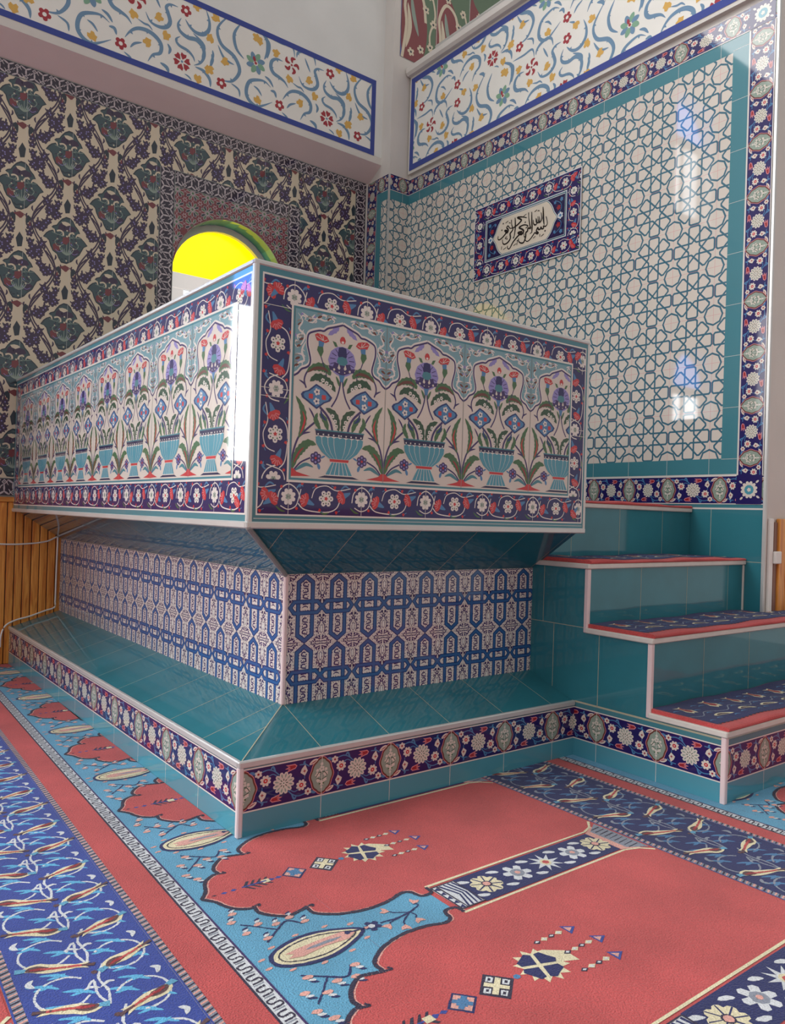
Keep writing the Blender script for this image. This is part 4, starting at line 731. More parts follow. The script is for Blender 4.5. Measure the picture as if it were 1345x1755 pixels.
# ================================================================ floor and rest of the shell
f = MB('stone'); f.box((-6.5, -7.6, -.12), (6.2, 3.9, -.0065), (.30, .26, .26, 1)); f.build('floor', kind='structure')
g = MB('plaster')                            # back (window) wall with openings
def wall_back(mb):
    # columns of wall between openings; window 1 x 1.075..2.055 z 1.45..arch, window 2 x -2.57..-1.59
    y0, y1 = Y2, Y2+.30
    def bx(x0, x1, z0, z1): mb.box((x0, y0, z0), (x1, y1, z1), 'plas')
    W_ = ((-2.57, -1.59), (1.075, 2.055))
    xs = [-3.70]+[v for w in W_ for v in w]+[3.4]
    for i in range(0, len(xs), 2): bx(xs[i], xs[i+1], 0, 4.22)
    for a, b in W_:
        bx(a, b, 0, 1.45)
        c, r = (a+b)/2, (b-a)/2; zc = 2.93; n = 20
        for k in range(n):
            a0, a1 = pi*k/n, pi*(k+1)/n
            p0 = (c+r*cos(a0), zc+r*sin(a0)); p1 = (c+r*cos(a1), zc+r*sin(a1))
            for yy, rev in ((y0, 0), (y1, 1)):
                q = [(p0[0], yy, p0[1]), (p0[0], yy, 4.22), (p1[0], yy, 4.22), (p1[0], yy, p1[1])]
                mb.face(q if rev else q[::-1], 'plas')
            # soffit: glazed green-blue tiles on the inner part, plaster ring behind
            mb.face([(p0[0], y0, p0[1]), (p1[0], y0, p1[1]), (p1[0], y0+.16, p1[1]), (p0[0], y0+.16, p0[1])], 'turqd' if k % 5 != 4 else 'turq', 'ptile')
            mb.face([(p0[0], y0+.16, p0[1]), (p1[0], y0+.16, p1[1]), (p1[0], y1, p1[1]), (p0[0], y1, p0[1])], 'plas')
            r2_ = r-.05; q0 = (c+r2_*cos(a0), zc+r2_*sin(a0)); q1 = (c+r2_*cos(a1), zc+r2_*sin(a1))
            mb.face([(p0[0], y0+.16, p0[1]), (p1[0], y0+.16, p1[1]), (q1[0], y0+.16, q1[1]), (q0[0], y0+.16, q0[1])][::-1], 'plas')
            mb.face([(q0[0], y0+.16, q0[1]), (q1[0], y0+.16, q1[1]), (q1[0], y1, q1[1]), (q0[0], y1, q0[1])], 'plas')
        for x_, s_ in ((a, 1), (b, -1)):
            q = [(x_+s_*.0015, y0, 1.45), (x_+s_*.0015, y0, zc), (x_+s_*.0015, y0+.16, zc), (x_+s_*.0015, y0+.16, 1.45)]
            mb.face(q, 'turqd', 'ptile')
            mb.box((x_, y0+.16, 1.45), (x_+s_*.035, y1, zc), 'plas')
wall_back(g)
# tile cladding on the back wall
p = P2(); L0, R0_, B0, T0 = -3.69, 2.866, 1.14, 4.09
ox = -L0
p.rect(0, 0, R0_-L0, T0-B0, 'iznk', 1)
q = P2()
for i in range(-7, 6):
    for j in range(-1, 7):
        q.add(IZ, .297+.61*i-L0, 3.572+.61*(j-4)-B0); q.add(IZ, .297+.305+.61*i-L0, 3.572+.305+.61*(j-4)-B0)
q.clip(0, 0, R0_-L0, T0-B0); p.add(q)
for i in range(-7, 5):
    x = .012+.61*i-L0
    for d in (0, .305):
        if 0 < x+d < R0_-L0: p.rect(x+d-.0008, 0, x+d+.0008, T0-B0, 'groutw', 7)
gb = geo_band(R0_-L0-.002, .10); p.add(gb, 0, T0-B0-.10); p.add(geo_band(R0_-L0, .125), 0, 0)
p.add(geo_band(T0-B0-.2, .115), R0_-L0, .1, pi/2)
# cut pattern out of the window frames, then add the frames
def outside(P_, x0, y0, x1, y1):
    a = P2(); res_ = P2()
    for box in ((-9, -9, x0, 99), (x1, -9, 99, 99), (x0, -9, x1, y0), (x0, y1, x1, 99)):
        a = P2(); a.f = list(P_.f); a.clip(*box); res_.f += a.f
    return res_
for wx0 in (-2.69, .955):
    p = outside(p, wx0-L0, 1.33-B0, wx0+1.235-L0, 3.69-B0)
    fx0, fx1 = wx0-L0, wx0+1.235-L0
    fr = P2(); v = geo_band(3.69-1.33, .12); h_ = geo_band(1.235, .12)
    fr.add(v, fx0+.12, 1.33-B0, pi/2); fr.add(v, fx1, 1.33-B0, pi/2); fr.add(outside(h_, -1, -1, .12, 9).clip(.12, 0, 1.115, .12), fx0, 3.69-B0-.12); fr.add(P2().add(h_).clip(.12, 0, 1.115, .12), fx0, 1.33-B0)
    p.add(fr)
    # spandrel rosettes around the arch
    cx, cz, rr = wx0+.12+.49-L0+.0, 2.93-B0, .492
    sp = P2(); sp_w = .995
    sx0, sx1, sy0, sy1 = fx0+.12, fx1-.12, 2.93-B0, 3.57-B0
    base = P2(); n = 24
    for k in range(n):
        a0, a1 = pi*k/n, pi*(k+1)/n
        base.poly([(cx+rr*cos(a0), cz+rr*sin(a0)), (max(sx0, min(sx1, cx+rr*1.6*cos(a0))) if 0 < k < n else cx+rr*cos(a0), sy1), (max(sx0, min(sx1, cx+rr*1.6*cos(a1))), sy1), (cx+rr*cos(a1), cz+rr*sin(a1))], 'brown', 1)
    base.f = []
    for k in range(n):
        x0_, x1_ = sx0+(sx1-sx0)*k/n, sx0+(sx1-sx0)*(k+1)/n
        hh = lambda x: cz+math.sqrt(max(0, rr*rr-(x-cx)**2))
        base.poly([(x0_, hh(x0_)), (x1_, hh(x1_)), (x1_, sy1), (x0_, sy1)], 'izr', 1)
    for i in range(9):
        for j in range(6):
            x, y = sx0+.02+i*.125, sy1-.02-j*.125
            for k in range(12):
                a = k*pi/6; w_ = P2(); w_.poly([(.020, 0), (.042, .012), (.072, .011), (.080, 0), (.072, -.011), (.042, -.012)], ('gred', 'izd', 'ggreen')[k % 3], 3); w_.stroke([(.020, 0), (.042, .012), (.072, .011), (.080, 0), (.072, -.011), (.042, -.012)], .0035, 'geow', 4, closed=True, smooth=False)
                sp.add(w_, x, y, a, .76, .76)
            sp.disc(x, y, .016, 'geow', 4, 8); sp.disc(x, y, .011, 'ggreen', 5, 8)
            sp.star(x+.0625, y+.0625, .024, .011, 6, 'geow', 3); sp.star(x+.0625, y+.0625, .015, .007, 6, 'gred', 4)
    sp.clip(sx0, sy0, sx1, sy1); o = []
    for pts, c, l in sp.f:
        mx_, my_ = sum(a[0] for a in pts)/len(pts)-cx, sum(a[1] for a in pts)/len(pts)-cz
        if math.hypot(mx_, my_) > rr and all(math.hypot(a[0]-cx, a[1]-cz) > rr-.002 for a in pts): o.append((pts, c, l))
    sp.f = o; p.add(base); p.add(sp)
g.pat(p, (L0, Y2-.006, B0), (1, 0, 0), (0, 0, 1), mt='tile')
g.build('wall_back', kind='structure')
# wall above, stepping forward over a sloped cove
g = MB('plaster'); YB = 3.28
g.face([(-3.7, YB, 4.205), (2.894, YB, 4.205), (2.894, Y2, 4.092), (-3.7, Y2, 4.092)][::-1], 'pinkw')
# upper wall with clerestory opening x -2.0..-1.15, z 5.05..6.6
for a, b, z0, z1 in ((-3.7, -2.05, 4.205, 7.4), (-1.2, 2.894, 4.205, 7.4), (-2.05, -1.2, 4.205, 5.0), (-2.05, -1.2, 6.5, 7.4)): g.box((a, YB, z0), (b, YB+.49, z1), 'plasb')
g.pat(P2().rect(0, 0, 6.59, .062, 'plas', 1), (-3.7, YB, 4.206), (1, 0, 0), (0, 0, 1), h=.0008)
fz = frieze(2.81+3.65, .665, (3.65+.08)%1.283-1.283, 1.)
g.pat(fz, (-3.65, YB-.001, 4.265), (1, 0, 0), (0, 0, 1), h=.0003)
# corner of a painted medallion higher on the wall
g.pat(P2().poly([(0, 0), (.10, -.06), (.13, .5), (0, .5)], 'frg', 1).poly([(.012, .02), (.085, -.03), (.11, .5), (.012, .5)], 'plas', 2), (2.05, YB-.001, 5.64), (1, 0, 0), (0, 0, 1), h=.0004)
g.build('wall_back_upper', kind='structure')
# corner column
g = MB('plaster'); g.box((XC, YC, 0), (X2+.4, Y2+.3, 7.4), 'plas')
def star_set(mb, O, U, L_, y_off, border_l=0., teal_l=0., border_r=0., teal_r=0., bottom=None):
    'one tiled wall face; V is up, u from 0 to L_'
    p = P2(); z0 = 1.485 if bottom is None else bottom; zt = 3.87
    p.add(star_field(L_, zt-z0, y_off, .153-.0), 0, z0)
    p.rect(0, 3.87, L_, 3.955, 'turqd', 5)
    p.add(medallion_band(L_, .145, y_off-.153), 0, 3.95)
    for i in range(-1, int(L_/.306)+2):
        x = y_off-.153+i*.306
        if 0 < x < L_: p.rect(x-.001, 3.87, x+.001, 3.955, 'groutw', 11)
    return p
ch = YC
p = star_set(g, None, None, .221, .30, bottom=.9); g.pat(p, (XC, YC-.004, 0), (1, 0, 0), (0, 0, 1), mt='tile')
p = star_set(g, None, None, .318, .05, bottom=.9); p.rect(0, .9, .075, 3.9, 'turqd', 14)
mv = medallion_band(4.09-.9, .15, .1); p.add(P2().add(mv, .15+.0, .9, pi/2), 0, 0, 0, 1, 1, 16)
p2_ = P2()
# side face u runs from back (y=Y2) to front (y=YC)
p = P2(); s_ = star_set(g, None, None, .318, .05, bottom=.9); p.add(s_); p.rect(.145, .9, .215, 3.955, 'turqd', 13)
p.add(P2().add(medallion_band(3.19, .147, .1), .147, .9, pi/2), dl=14)
g.pat(p, (XC-.004, Y2, 0), (0, -1, 0), (0, 0, 1), mt='tile')
g.build('wall_column', kind='structure')
t = MB('metal'); t.box((XC-.010, YC-.010, .9), (XC+.004, YC+.004, 4.09), 'alu'); t.build('trim_1', kind='structure')
# right wall (star lattice), ends at y=YE
g = MB('plaster'); g.box((X2, YE, 0), (X2+.35, YC, 5.03), 'plas')
L_ = YC-YE
p = P2()
p.rect(0, 0, L_, 1.20, 'teal', 1)
for x in (L_-.165-.153+.153, ):
    pass
yj = [.153-.306*k for k in range(-11, 2)]
for k in range(12):
    x = YC-(.153+.27*k)
    if 0 < x < L_: p.rect(x-.0012, .30, x+.0012, 1.19, 'grout', 2)
for z in (.57, .89): p.rect(0, z-.0012, L_, z+.0012, 'grout', 3)
p.rect(0, 1.186, L_, 1.196, 'groutw', 3); p.rect(0, 1.196, L_, 1.216, 'turqd', 3)
yr = YC-.10                                    # right edge of the star field (u)
off = (YC-.317)%.2815
p.add(star_field(yr, 3.87-1.485, off, (1.624-1.485)), 0, 1.485)
p.rect(0, 1.39, yr, 1.485, 'turqd', 5); p.rect(0, 3.87, yr+.1, 3.955, 'turqd', 5); p.rect(yr, 1.39, YC-.0, 3.955, 'turqd', 6)
for k in range(-1, 12):
    x = off-.14075+.2815*k
    if 0 < x < yr: p.rect(x-.001, 1.39, x+.001, 1.485, 'groutw', 9); p.rect(x-.001, 3.87, x+.001, 3.955, 'groutw', 9)
for k in range(9):
    z = 1.4805+.30*k; p.rect(yr, z-.001, YC, z+.001, 'groutw', 9)
for x0, y0, x1, y1 in ((0, 1.384, YC+.006, 1.392), (YC-.002, 1.384, YC+.006, 3.96)): p.rect(x0, y0, x1, y1, 'groutw', 12)
ue = YC-.448; uo = ue%.2815-.2815*1
def hband(hh):
    r = medallion_band(L_-.012, hh, uo, step=.2815); r2_ = P2(); r2_.rect(0, 0, .348+.30, hh, 'navy', 13); r2_.add(P2().add(MT, 0, hh/2, 0, .348/.311, (hh-.012)/.15).add(MT, .348, hh/2, 0, .9, (hh-.012)/.15), dl=13); r2_.rect(0, 0, .65, .005, 'white', 24); r2_.rect(0, hh-.005, .65, hh, 'white', 24); r.add(r2_, ue, 0); return r
p.add(hband(.168), 0, 1.216); p.add(hband(.14), 0, 3.952)
vb = medallion_band(3.952-1.384, .150, .097, step=.30); p.add(P2().add(vb, YC+.150+.004, 1.384, pi/2), dl=26)
# corner tiles: big rosette
for z in (1.30, 4.02):
    c_ = P2(); c_.rect(YC+.0, z-.082 if z < 2 else z-.066, YC+.15, z+.085 if z < 2 else z+.07, 'navy', 40); c_.rose(YC+.076, z, .05, 12, 'cream', 41, .22); c_.disc(YC+.076, z, .028, 'turq', 42, 10); c_.rose(YC+.076, z, .012, 5, 'cream', 43, .3)
    for a in (.8, 2.4, 4., 5.6): c_.leaf([(YC+.076+.055*cos(a), z+.055*sin(a)), (YC+.076+.08*cos(a), z+.075*sin(a))], .012, 'cream', 41)
    p.add(c_)
p.clip(0, 0, L_-.006, 4.09)
g.pat(p, (X2-.004, YC, 0), (0, -1, 0), (0, 0, 1), mt='tile')
# plaster band above with painted frieze, ledge on top
g.box((X2-.035, YE, 4.125), (X2+.01, YC-.02, 4.99), 'plas'); 
fz = frieze(YC-.05-YE, .82, -.25, .90, .05, 2)
g.pat(fz, (X2-.036, YC-.04, 4.15), (0, -1, 0), (0, 0, 1), h=.0003)
g.build('wall_right', kind='structure')
g = MB('plaster'); g.bbox((X2-.09, YE, 4.99), (X2+.38, YC-.002, 5.075), .02, 'plas'); g.build('trim_2', kind='structure')
t = MB('metal'); t.box((X2-.014, YE-.012, 0), (X2+.004, YE+.002, 7.0), 'alu'); t.build('trim_3', kind='structure')
# return wall right of the metal strip
g = MB('plaster'); g.box((X2+.004, YE-.002, 0), (5.2, YE+.12, 7.4), 'plas'); g.build('wall_front_return', kind='structure')
# gallery wall seen over the ledge
g = MB('plaster'); g.box((X2+.4, YC+.02, 4.5), (5.2, YC+.3, 7.4), 'plas')
gp = P2(); gp.rect(0, 0, 2.1, 1.9, 'frd', 1); gp.rect(.014, .014, 2.1, 1.9, 'frw', 2); gp.rect(.034, .034, 2.1, 1.9, 'geo', 3); gp.rect(.042, .042, 2.1, 1.9, 'ggreen', 4)
for i in range(5):
    x = .04+.4*i
    gp.poly(cat([(x-.02, 0), (x+.19, .03), (x+.26, .3), (x+.20, .62), (x+.05, .8), (x-.02, .8)], 5, True), 'gred', 5)
    gp.stroke([(x-.02, 0), (x+.02, .3), (x+.0, .5), (x+.08, .66), (x+.2, .6), (x+.24, .4)], .03, 'iznk', 6); gp.stroke([(x+.02, .1), (x+.06, .3), (x+.03, .5)], .045, 'iznk', 6, 'both'); gp.stroke([(x+.16, .25), (x+.10, .42), (x+.07, .58)], .045, 'sage', 6, 'both')
    for dx, dy in ((.19, .14), (.08, .08), (.24, .52), (.1, .72), (.3, .2), (.33, .42), (.29, .66)): gp.rose(x+dx, dy, .04, 5, 'iznk', 7, .4); gp.disc(x+dx, dy, .012, 'izd', 8, 6)
    gp.stroke([(x+.33, .1), (x+.29, .3), (x+.35, .5), (x+.3, .7)], .02, 'iznk', 6)
    gp.rect(x+.37, 0, x+.374, 1.9, 'frw', 9)
gp.clip(0, 0, 2.1, 1.2)
g.pat(gp, (2.965, YC-.004, 5.155), (1, 0, 0), (0, 0, 1), mt='tile'); g.build('wall_gallery', kind='structure')
r_ = thing('gallery_rail', 'slim silver metal rail running along the white ledge high above the star-patterned wall', 'handrail', (X2+.02, 1.5, 5.075))
t = MB('metal'); t.tube([(X2+.02, YE+.1, 5.16), (X2+.02, 2.85, 5.16)], .017, 'alu'); t.build('rail', parent=r_)
for k in range(4): t = MB('metal'); t.tube([(X2+.02, .2+k*.86, 5.074), (X2+.02, .2+k*.86, 5.15)], .009, 'alu'); t.build('post', parent=r_)
# low end of the hall behind the camera, unseen, added to darken tile reflections
g = MB('plaster'); g.box((-6.5, -7.6, 0), (6.2, -7.4, 3.0), 'plas'); g.build('wall_front_unseen', kind='structure')
g = MB('woodh'); g.box((-6.5, -7.4, 0), (6.2, -7.37, 1.15), (.8, .75, .7, 1)); g.build('trim_4', kind='structure')
# ================================================================ windows
def window(name, x0, x1, y, z0, zs, arch, lower, par):
    fr = MB('trim'); c, r = (x0+x1)/2, (x1-x0)/2
    fr.box((x0, y-.02, z0), (x0+(.13 if name == 'window_1' else .06), y+.03, zs), 'plas'); fr.box((x0+.19, y-.019, z0), (x0+.27, y+.03, zs), 'plas') if name == 'window_1' else 0; fr.box((x1-.06, y-.02, z0), (x1, y+.03, zs), 'plas'); fr.box((c-.035, y-.018, z0), (c+.035, y+.03, zs-.10), 'plas')
    fr.box((x0, y-.022, zs-.11), (x1, y+.03, zs+.015), 'plas'); fr.box((x0, y-.02, z0), (x1, y+.03, z0+.06), 'plas')
    o = fr.build(name, kind='structure')
    gl = MB(arch); n = 24
    for sd in (y+.0, y+.012):
        pts = [(c+r*cos(pi*k/n), sd, zs+r*sin(pi*k/n)) for k in range(n+1)]
        gl.face(pts if sd == y else pts[::-1], 'white')
    gl.build('arch_pane', parent=o)
    if name == 'window_1':
        fp = MB('fglow'); fp.box((x0, y-.03, z0+.05), (x0+.128, y-.024, zs-.112), 'white'); fp.box((x0, y-.03, zs-.11), (x1, y-.024, zs+.012), 'white'); fp.build('frame_glow_sheet', parent=o)  # glowing sheet added over the frame to lighten its stile and transom
    gl = MB(lower); gl.box((x0+.05, y+.002, z0+.05), (x1-.05, y+.012, zs-.1), 'white'); gl.build('pane', parent=o)
window('window_1', 1.075+.036, 2.055-.036, Y2+.20, 1.45, 2.955, 'yglass', 'pane', None)
window('window_2', -2.57+.036, -1.59-.036, Y2+.20, 1.45, 2.93, 'bglass', 'day2', None)
window('window_3', -2.05, -1.2, YB+.2, 5.0, 6.08, 'bglass', 'day3', None)
# ================================================================ carpet
g = MB('carpet'); XS_ = 1.719
for a, b, c_, d in ((-3.6, -3.2, 0, 3.43), (0, -3.2, XS_, 0), (XS_, -3.2, 4., -.7466)): g.box((a, b, -.006), (c_, d, -.0005), 'cred')
cp = P2(); src = carpet()
for bx_ in ((-3.6, -3.2, -.001, 3.43), (-.001, -3.2, XS_-.001, -.001), (XS_-.001, -3.2, 4., -.7476)): a_ = P2(); a_.f = list(src.f); a_.clip(*bx_); cp.f += a_.f
g.pat(cp, (0, 0, 0), (1, 0, 0), (0, 1, 0), h=.00035, jit=.0011)
tag(g.build('prayer_carpet'), 'wall-to-wall red and blue prayer carpet with niche rows and tulip bands covering the floor', 'carpet')
# ================================================================ preaching platform
PL = thing('preaching_platform', 'large tiled preaching platform with vase-patterned parapet box on a flared turquoise base', 'platform', (.9, 1.7, 0))
# parapet box: front panel, side panel, back-right panel
g = MB('stone'); g.box((0.004, .004, ZB), (WX-.004, .11, ZT), 'steps')
p = P2(); w, h = WX, ZT-ZB
p.rect(0, 0, w, h, 'turqd', 1)
p.frame(.028, .030, w-.022, h-.028, .006, 'white', 3)
p.add(carnation_frame(w-.062, h-.072, .118, .118), .034, .036, dl=3)
p.frame(.142, .148, w-.118, h-.112, .008, 'white', 18); fx0, fx1, fz0, fz1 = .150, w-.126, .156, h-.120
p.rect(fx0, fz0, fx1, fz1, 'turqd', 19); 
p.add(vase_field(4, fx1-fx0-.014).clip(0, 0, fx1-fx0-.014, .6), fx0+.007, fz0+.008, 0, 1, (fz1-fz0-.016)/.6, 19)
for k in range(1, 3): z = fz0+.31*k-.03; p.rect(.03, z-.001, .14, z+.001, 'groutw', 18); p.rect(w-.118, z-.001, w-.02, z+.001, 'groutw', 18)
p.rect(.02, .018, w-.02, .02, 'groutw', 3)
g.pat(p, (0, 0, ZB), (1, 0, 0), (0, 0, 1), mt='tile'); g.build('parapet_front', parent=PL)
g = MB('stone'); g.box((.004, .11, ZB), (.11, Y2-.012, ZT), 'steps'); L_ = Y2-.012
p = P2(); p.rect(0, 0, L_, h, 'turqd', 1); p.frame(.028, .030, L_-.02, h-.028, .006, 'white', 3)
p.add(carnation_frame(L_-.06, h-.072, .118, .06), .034, .036, dl=3)
p.frame(.142, .148, L_-.118, h-.112, .008, 'white', 18); fl = L_-.118-.008-.150-.014
p.rect(.150, fz0, L_-.126, fz1, 'turqd', 19)
p.add(vase_field(9, fl), L_-.126-.007-fl, fz0+.008, 0, 1, (fz1-fz0-.016)/.6, 19)
g.pat(p, (0, L_, ZB), (0, -1, 0), (0, 0, 1), mt='tile'); g.build('parapet_side', parent=PL)
g = MB('ptile'); g.box((WX-.11, .62, ZB), (WX-.004, Y2-.012, ZT), 'teal'); g.build('parapet_stair_side', parent=PL)
g = MB('stone'); g.box((.11, .11, ZB), (WX-.004, Y2-.012, ZB+.13), 'steps'); g.build('deck', parent=PL)
# flare
g = MB('ptile'); e = .012
A = [(e, e, ZB), (WX-.014, e, ZB), (WX-.014, Y2-.012, ZB), (e, Y2-.012, ZB)]; B = [(AX, AY, ZC1), (XS, AY, ZC1), (XS, Y2-.044, ZC1), (AX, Y2-.044, ZC1)]
def slope(mb, P0, P1, Q0, Q1, L_, joints, col='teal', grout='grout'):
    'quad P0-P1 (outer edge) to Q0-Q1 (inner edge), joints = fractions along the outer edge run perpendicular; clipped by the hips'
    mb.face([P0, P1, Q1, Q0], col)
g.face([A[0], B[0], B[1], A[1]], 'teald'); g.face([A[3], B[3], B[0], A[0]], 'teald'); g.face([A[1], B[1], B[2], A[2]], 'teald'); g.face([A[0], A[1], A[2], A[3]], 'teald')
def joint_lines(mb, along, vals, o0, o1, c0, c1, zo, zi, nrm, grout='grout', w_=.0014):
    'grout lines on a sloped strip: along axis value list; outer coordinate o (z zo) to inner coordinate c (z zi)'
    for v_, f0 in vals:
        pass
def gl_(mb, a, b, nrm, w_=.0013, col='grout'):
    a, b, nrm = Vector(a), Vector(b), Vector(nrm).normalized(); s = (b-a).cross(nrm).normalized()*w_; o = nrm*.0006
    mb.face([a-s+o, a+s+o, b+s+o, b-s+o], col)
nf = Vector((0, -(ZB-ZC1), -(AY-e))).normalized(); nl = Vector((-(ZB-ZC1), 0, -(AX-e))).normalized()
for x in (.16, .471, .782, 1.093, 1.404, 1.70):
    t_ = min(1, (x-e)/(AX-e)); gl_(g, (x, e, ZB), (x, e+(AY-e)*t_, ZB-(ZB-ZC1)*t_), nf)
for k in range(11):
    y = .16+.311*k; t_ = min(1, (y-e)/(AY-e)); gl_(g, (e, y, ZB), (e+(AX-e)*t_, y, ZB-(ZB-ZC1)*t_), nl)
g.build('flare', parent=PL)
# core
g = MB('stone'); g.box((AX+.003, AY+.003, ZC0-.1), (XS+.01, Y2-.012, ZC1+.001), 'steps')
def chain_wall(L_, off):
    r = P2(); hh = ZC1-ZC0
    for i in range(-1, int(L_/.311)+2):
        for j in range(2): r.add(CH, off+i*.311, hh-.276*(j+1))
    r.clip(0, 0, L_, hh); return r
g.pat(chain_wall(XS-AX, .014), (AX, AY, ZC0), (1, 0, 0), (0, 0, 1), mt='tile')
g.pat(chain_wall(Y2-.012-AY, Y2-.012-AY-.014-.311*11), (AX, Y2-.012, ZC0), (0, -1, 0), (0, 0, 1), mt='tile')
g.build('core', parent=PL)
# plinth
g = MB('stone'); g.box((.003, .003, -.0), (XS+.01, Y2-.012, ZP-.012), 'steps')
def plinth_band(L_, off):
    r = P2(); r.rect(0, 0, L_, .095, 'turq', 1); r.add(medallion_band(L_, .148, off), 0, .080, dl=1); r.rect(0, .228, L_, .25, 'turqd', 2)
    for i in range(-1, int(L_/.311)+2):
        x = off+i*.311
        if 0 < x < L_: r.rect(x-.0012, 0, x+.0012, .08, 'groutw', 2)
    return r
g.pat(plinth_band(XS, .014), (0, 0, 0), (1, 0, 0), (0, 0, 1), mt='tile'); g.pat(plinth_band(Y2-.012, Y2-.012-.014-.311*11), (0, Y2-.012, 0), (0, -1, 0), (0, 0, 1), mt='tile')
g.face([(0.004, 0.004, ZP), (XS, .004, ZP), (XS, AY, ZC0), (AX, AY, ZC0)], 'teal', 'ptile'); g.face([(.004, Y2-.012, ZP), (.004, .004, ZP), (AX, AY, ZC0), (AX, Y2-.012, ZC0)], 'teal', 'ptile')
nf = Vector((0, -(ZC0-ZP), AY)).normalized(); nl = Vector((-(ZC0-ZP), 0, AX)).normalized()
for x in (.325, .636, .947, 1.258, 1.569):
    gl_(g, (x, .004, ZP), (x, AY, ZC0), nf, mt_ := .0013) if x > AX else gl_(g, (x, .004, ZP), (x, AY*x/AX, ZP+(ZC0-ZP)*x/AX), nf)
for k in range(11):
    y = .325+.311*k
    if y < Y2-.02: gl_(g, (.004, y, ZP), (AX, y, ZC0), nl)
gl_(g, (.004, .004, ZP+.001), (AX, AY, ZC0+.001), (nf+nl), .002); gl_(g, (.004, .17, ZP), (AX*.6, .17, ZP+(ZC0-ZP)*.6), nl)
g.build('plinth', parent=PL)
# metal edge strips
def strip(pts_boxes, nm='edge_strip', col='alu', mt='metal', lb=None):
    t = MB(mt)
    for a, b in pts_boxes: t.bbox(a, b, .004, col, mt)
    o = t.build(nm, parent=PL)
    if lb: o['label'] = lb
    return o
strip([((-.004, -.004, ZB), (.016, .016, ZT)), ((-.006, -.004, ZT-.008), (WX, .012, ZT+.010)), ((-.006, 0, ZT-.008), (.012, Y2-.012, ZT+.010)), ((WX-.012, -.004, ZB), (WX+.003, .012, ZT)),
       ((-.008, -.006, ZB-.016), (WX+.003, .012, ZB+.008)), ((-.010, 0, ZB-.016), (.012, Y2-.012, ZB+.008))], lb='silver aluminium edge strips around the parapet box')
strip([((.11, .11, ZT-.008), (WX-.0, .118, ZT+.004))], 'parapet_cap', 'steps', 'stone')
strip([((-.008, -.008, ZP-.018), (XS, .010, ZP+.006)), ((-.008, 0, ZP-.018), (.010, Y2-.012, ZP+.006))], lb='silver aluminium strip along the plinth edge')
strip([((-.008, -.008, .0), (.012, .012, ZP-.014))], 'corner_strip', 'pinkw', 'trim', 'pinkish vertical corner strip')
strip([((AX-.006, AY-.006, ZC0), (AX+.012, AY+.012, ZC1))], 'corner_strip', 'pinkw', 'trim', 'pinkish vertical corner strip')
t = MB('trim'); t.tube([(.0, .0, ZB-.01), (AX-.004, AY-.004, ZC1-.002)], .010, 'grey', 'trim'); t.build('hip_strip', parent=PL)
# ================================================================ staircase
ST = thing('tiled_staircase', 'turquoise tiled staircase with white tread edges climbing to the platform', 'stairs', (2.4, -.3, 0))
XE = 3.9
YS = [S1, S2, S3, S4]; ZS = [.262, .578, .873, 1.165]; xe = [XE, XE, X2-.006, X2-.006]
g = MB('stone')
for i in range(4):
    y1 = 1.2 if i == 3 else YS[i+1]+.02
    x1 = xe[i] if i > 1 else XE
    if i < 2:
        g.box((XS+.004, YS[i]+.004, 0), (X2+.0, y1, ZS[i]), 'steps'); g.box((X2, YS[i]+.004, 0), (XE, min(y1, YE-.004), ZS[i]), 'steps')
    elif i == 2: g.box((XS+.004, YS[i]+.004, 0), (x1, y1, ZS[i]), 'steps')
    else: g.box((WX+.002, YS[i]+.004, 0), (x1, y1, ZS[i]), 'steps')
g.build('body', parent=ST)
# side face
g = MB('ptile')
for i in range(4):
    y0 = YS[i]; y1 = YS[i+1] if i < 3 else .62
    zb = ZP-.002 if y0 < 0 else ZC0
    if i < 3: g.face([(XS, y1, zb), (XS, y0, zb), (XS, y0, ZS[i]), (XS, y1, ZS[i])], 'teal')
    else: g.face([(XS, y1, ZC0), (XS, y0, ZC0), (XS, y0, ZS[i]), (XS, y1, ZS[i])], 'teal')
for y, z0, z1 in ((.136, .25, .60), (-.131, .25, .60), (.205, .60, .87)): gl_(g, (XS, y, z0), (XS, y, z1), (-1, 0, 0))
gl_(g, (XS, S2, .578), (XS, S2+.001, .579), (-1, 0, 0)); gl_(g, (XS, .6, .60), (XS, S3, .60), (-1, 0, 0)); gl_(g, (XS, 0, ZP+.002), (XS, S1, ZP+.002), (-1, 0, 0), .004)
g.build('side_wall', parent=ST)
g = MB('stone'); g.pat(plinth_band(-S1, .311*.42-.0), (XS, 0, 0), (0, -1, 0), (0, 0, 1), mt='tile'); g.pat(plinth_band(XE-XS, .0), (XS, S1, 0), (1, 0, 0), (0, 0, 1), mt='tile'); g.build('border_band', parent=ST)
for i in range(1, 4):
    g = MB('ptile'); y = YS[i]; g.face([(XS, y, ZS[i-1]), (xe[i], y, ZS[i-1]), (xe[i], y, ZS[i]), (XS, y, ZS[i])], 'teal')
    for x in (2.13, 2.535, 2.94, 3.345, 3.75):
        if i == 3: x -= .12
        if XS < x < xe[i]: gl_(g, (x, y, ZS[i-1]), (x, y, ZS[i]), (0, -1, 0))
    gl_(g, (XS, y, ZS[i-1]+.235), (xe[i], y, ZS[i-1]+.235), (0, -1, 0), .0008) if 0 else None
    g.build('riser', parent=ST)
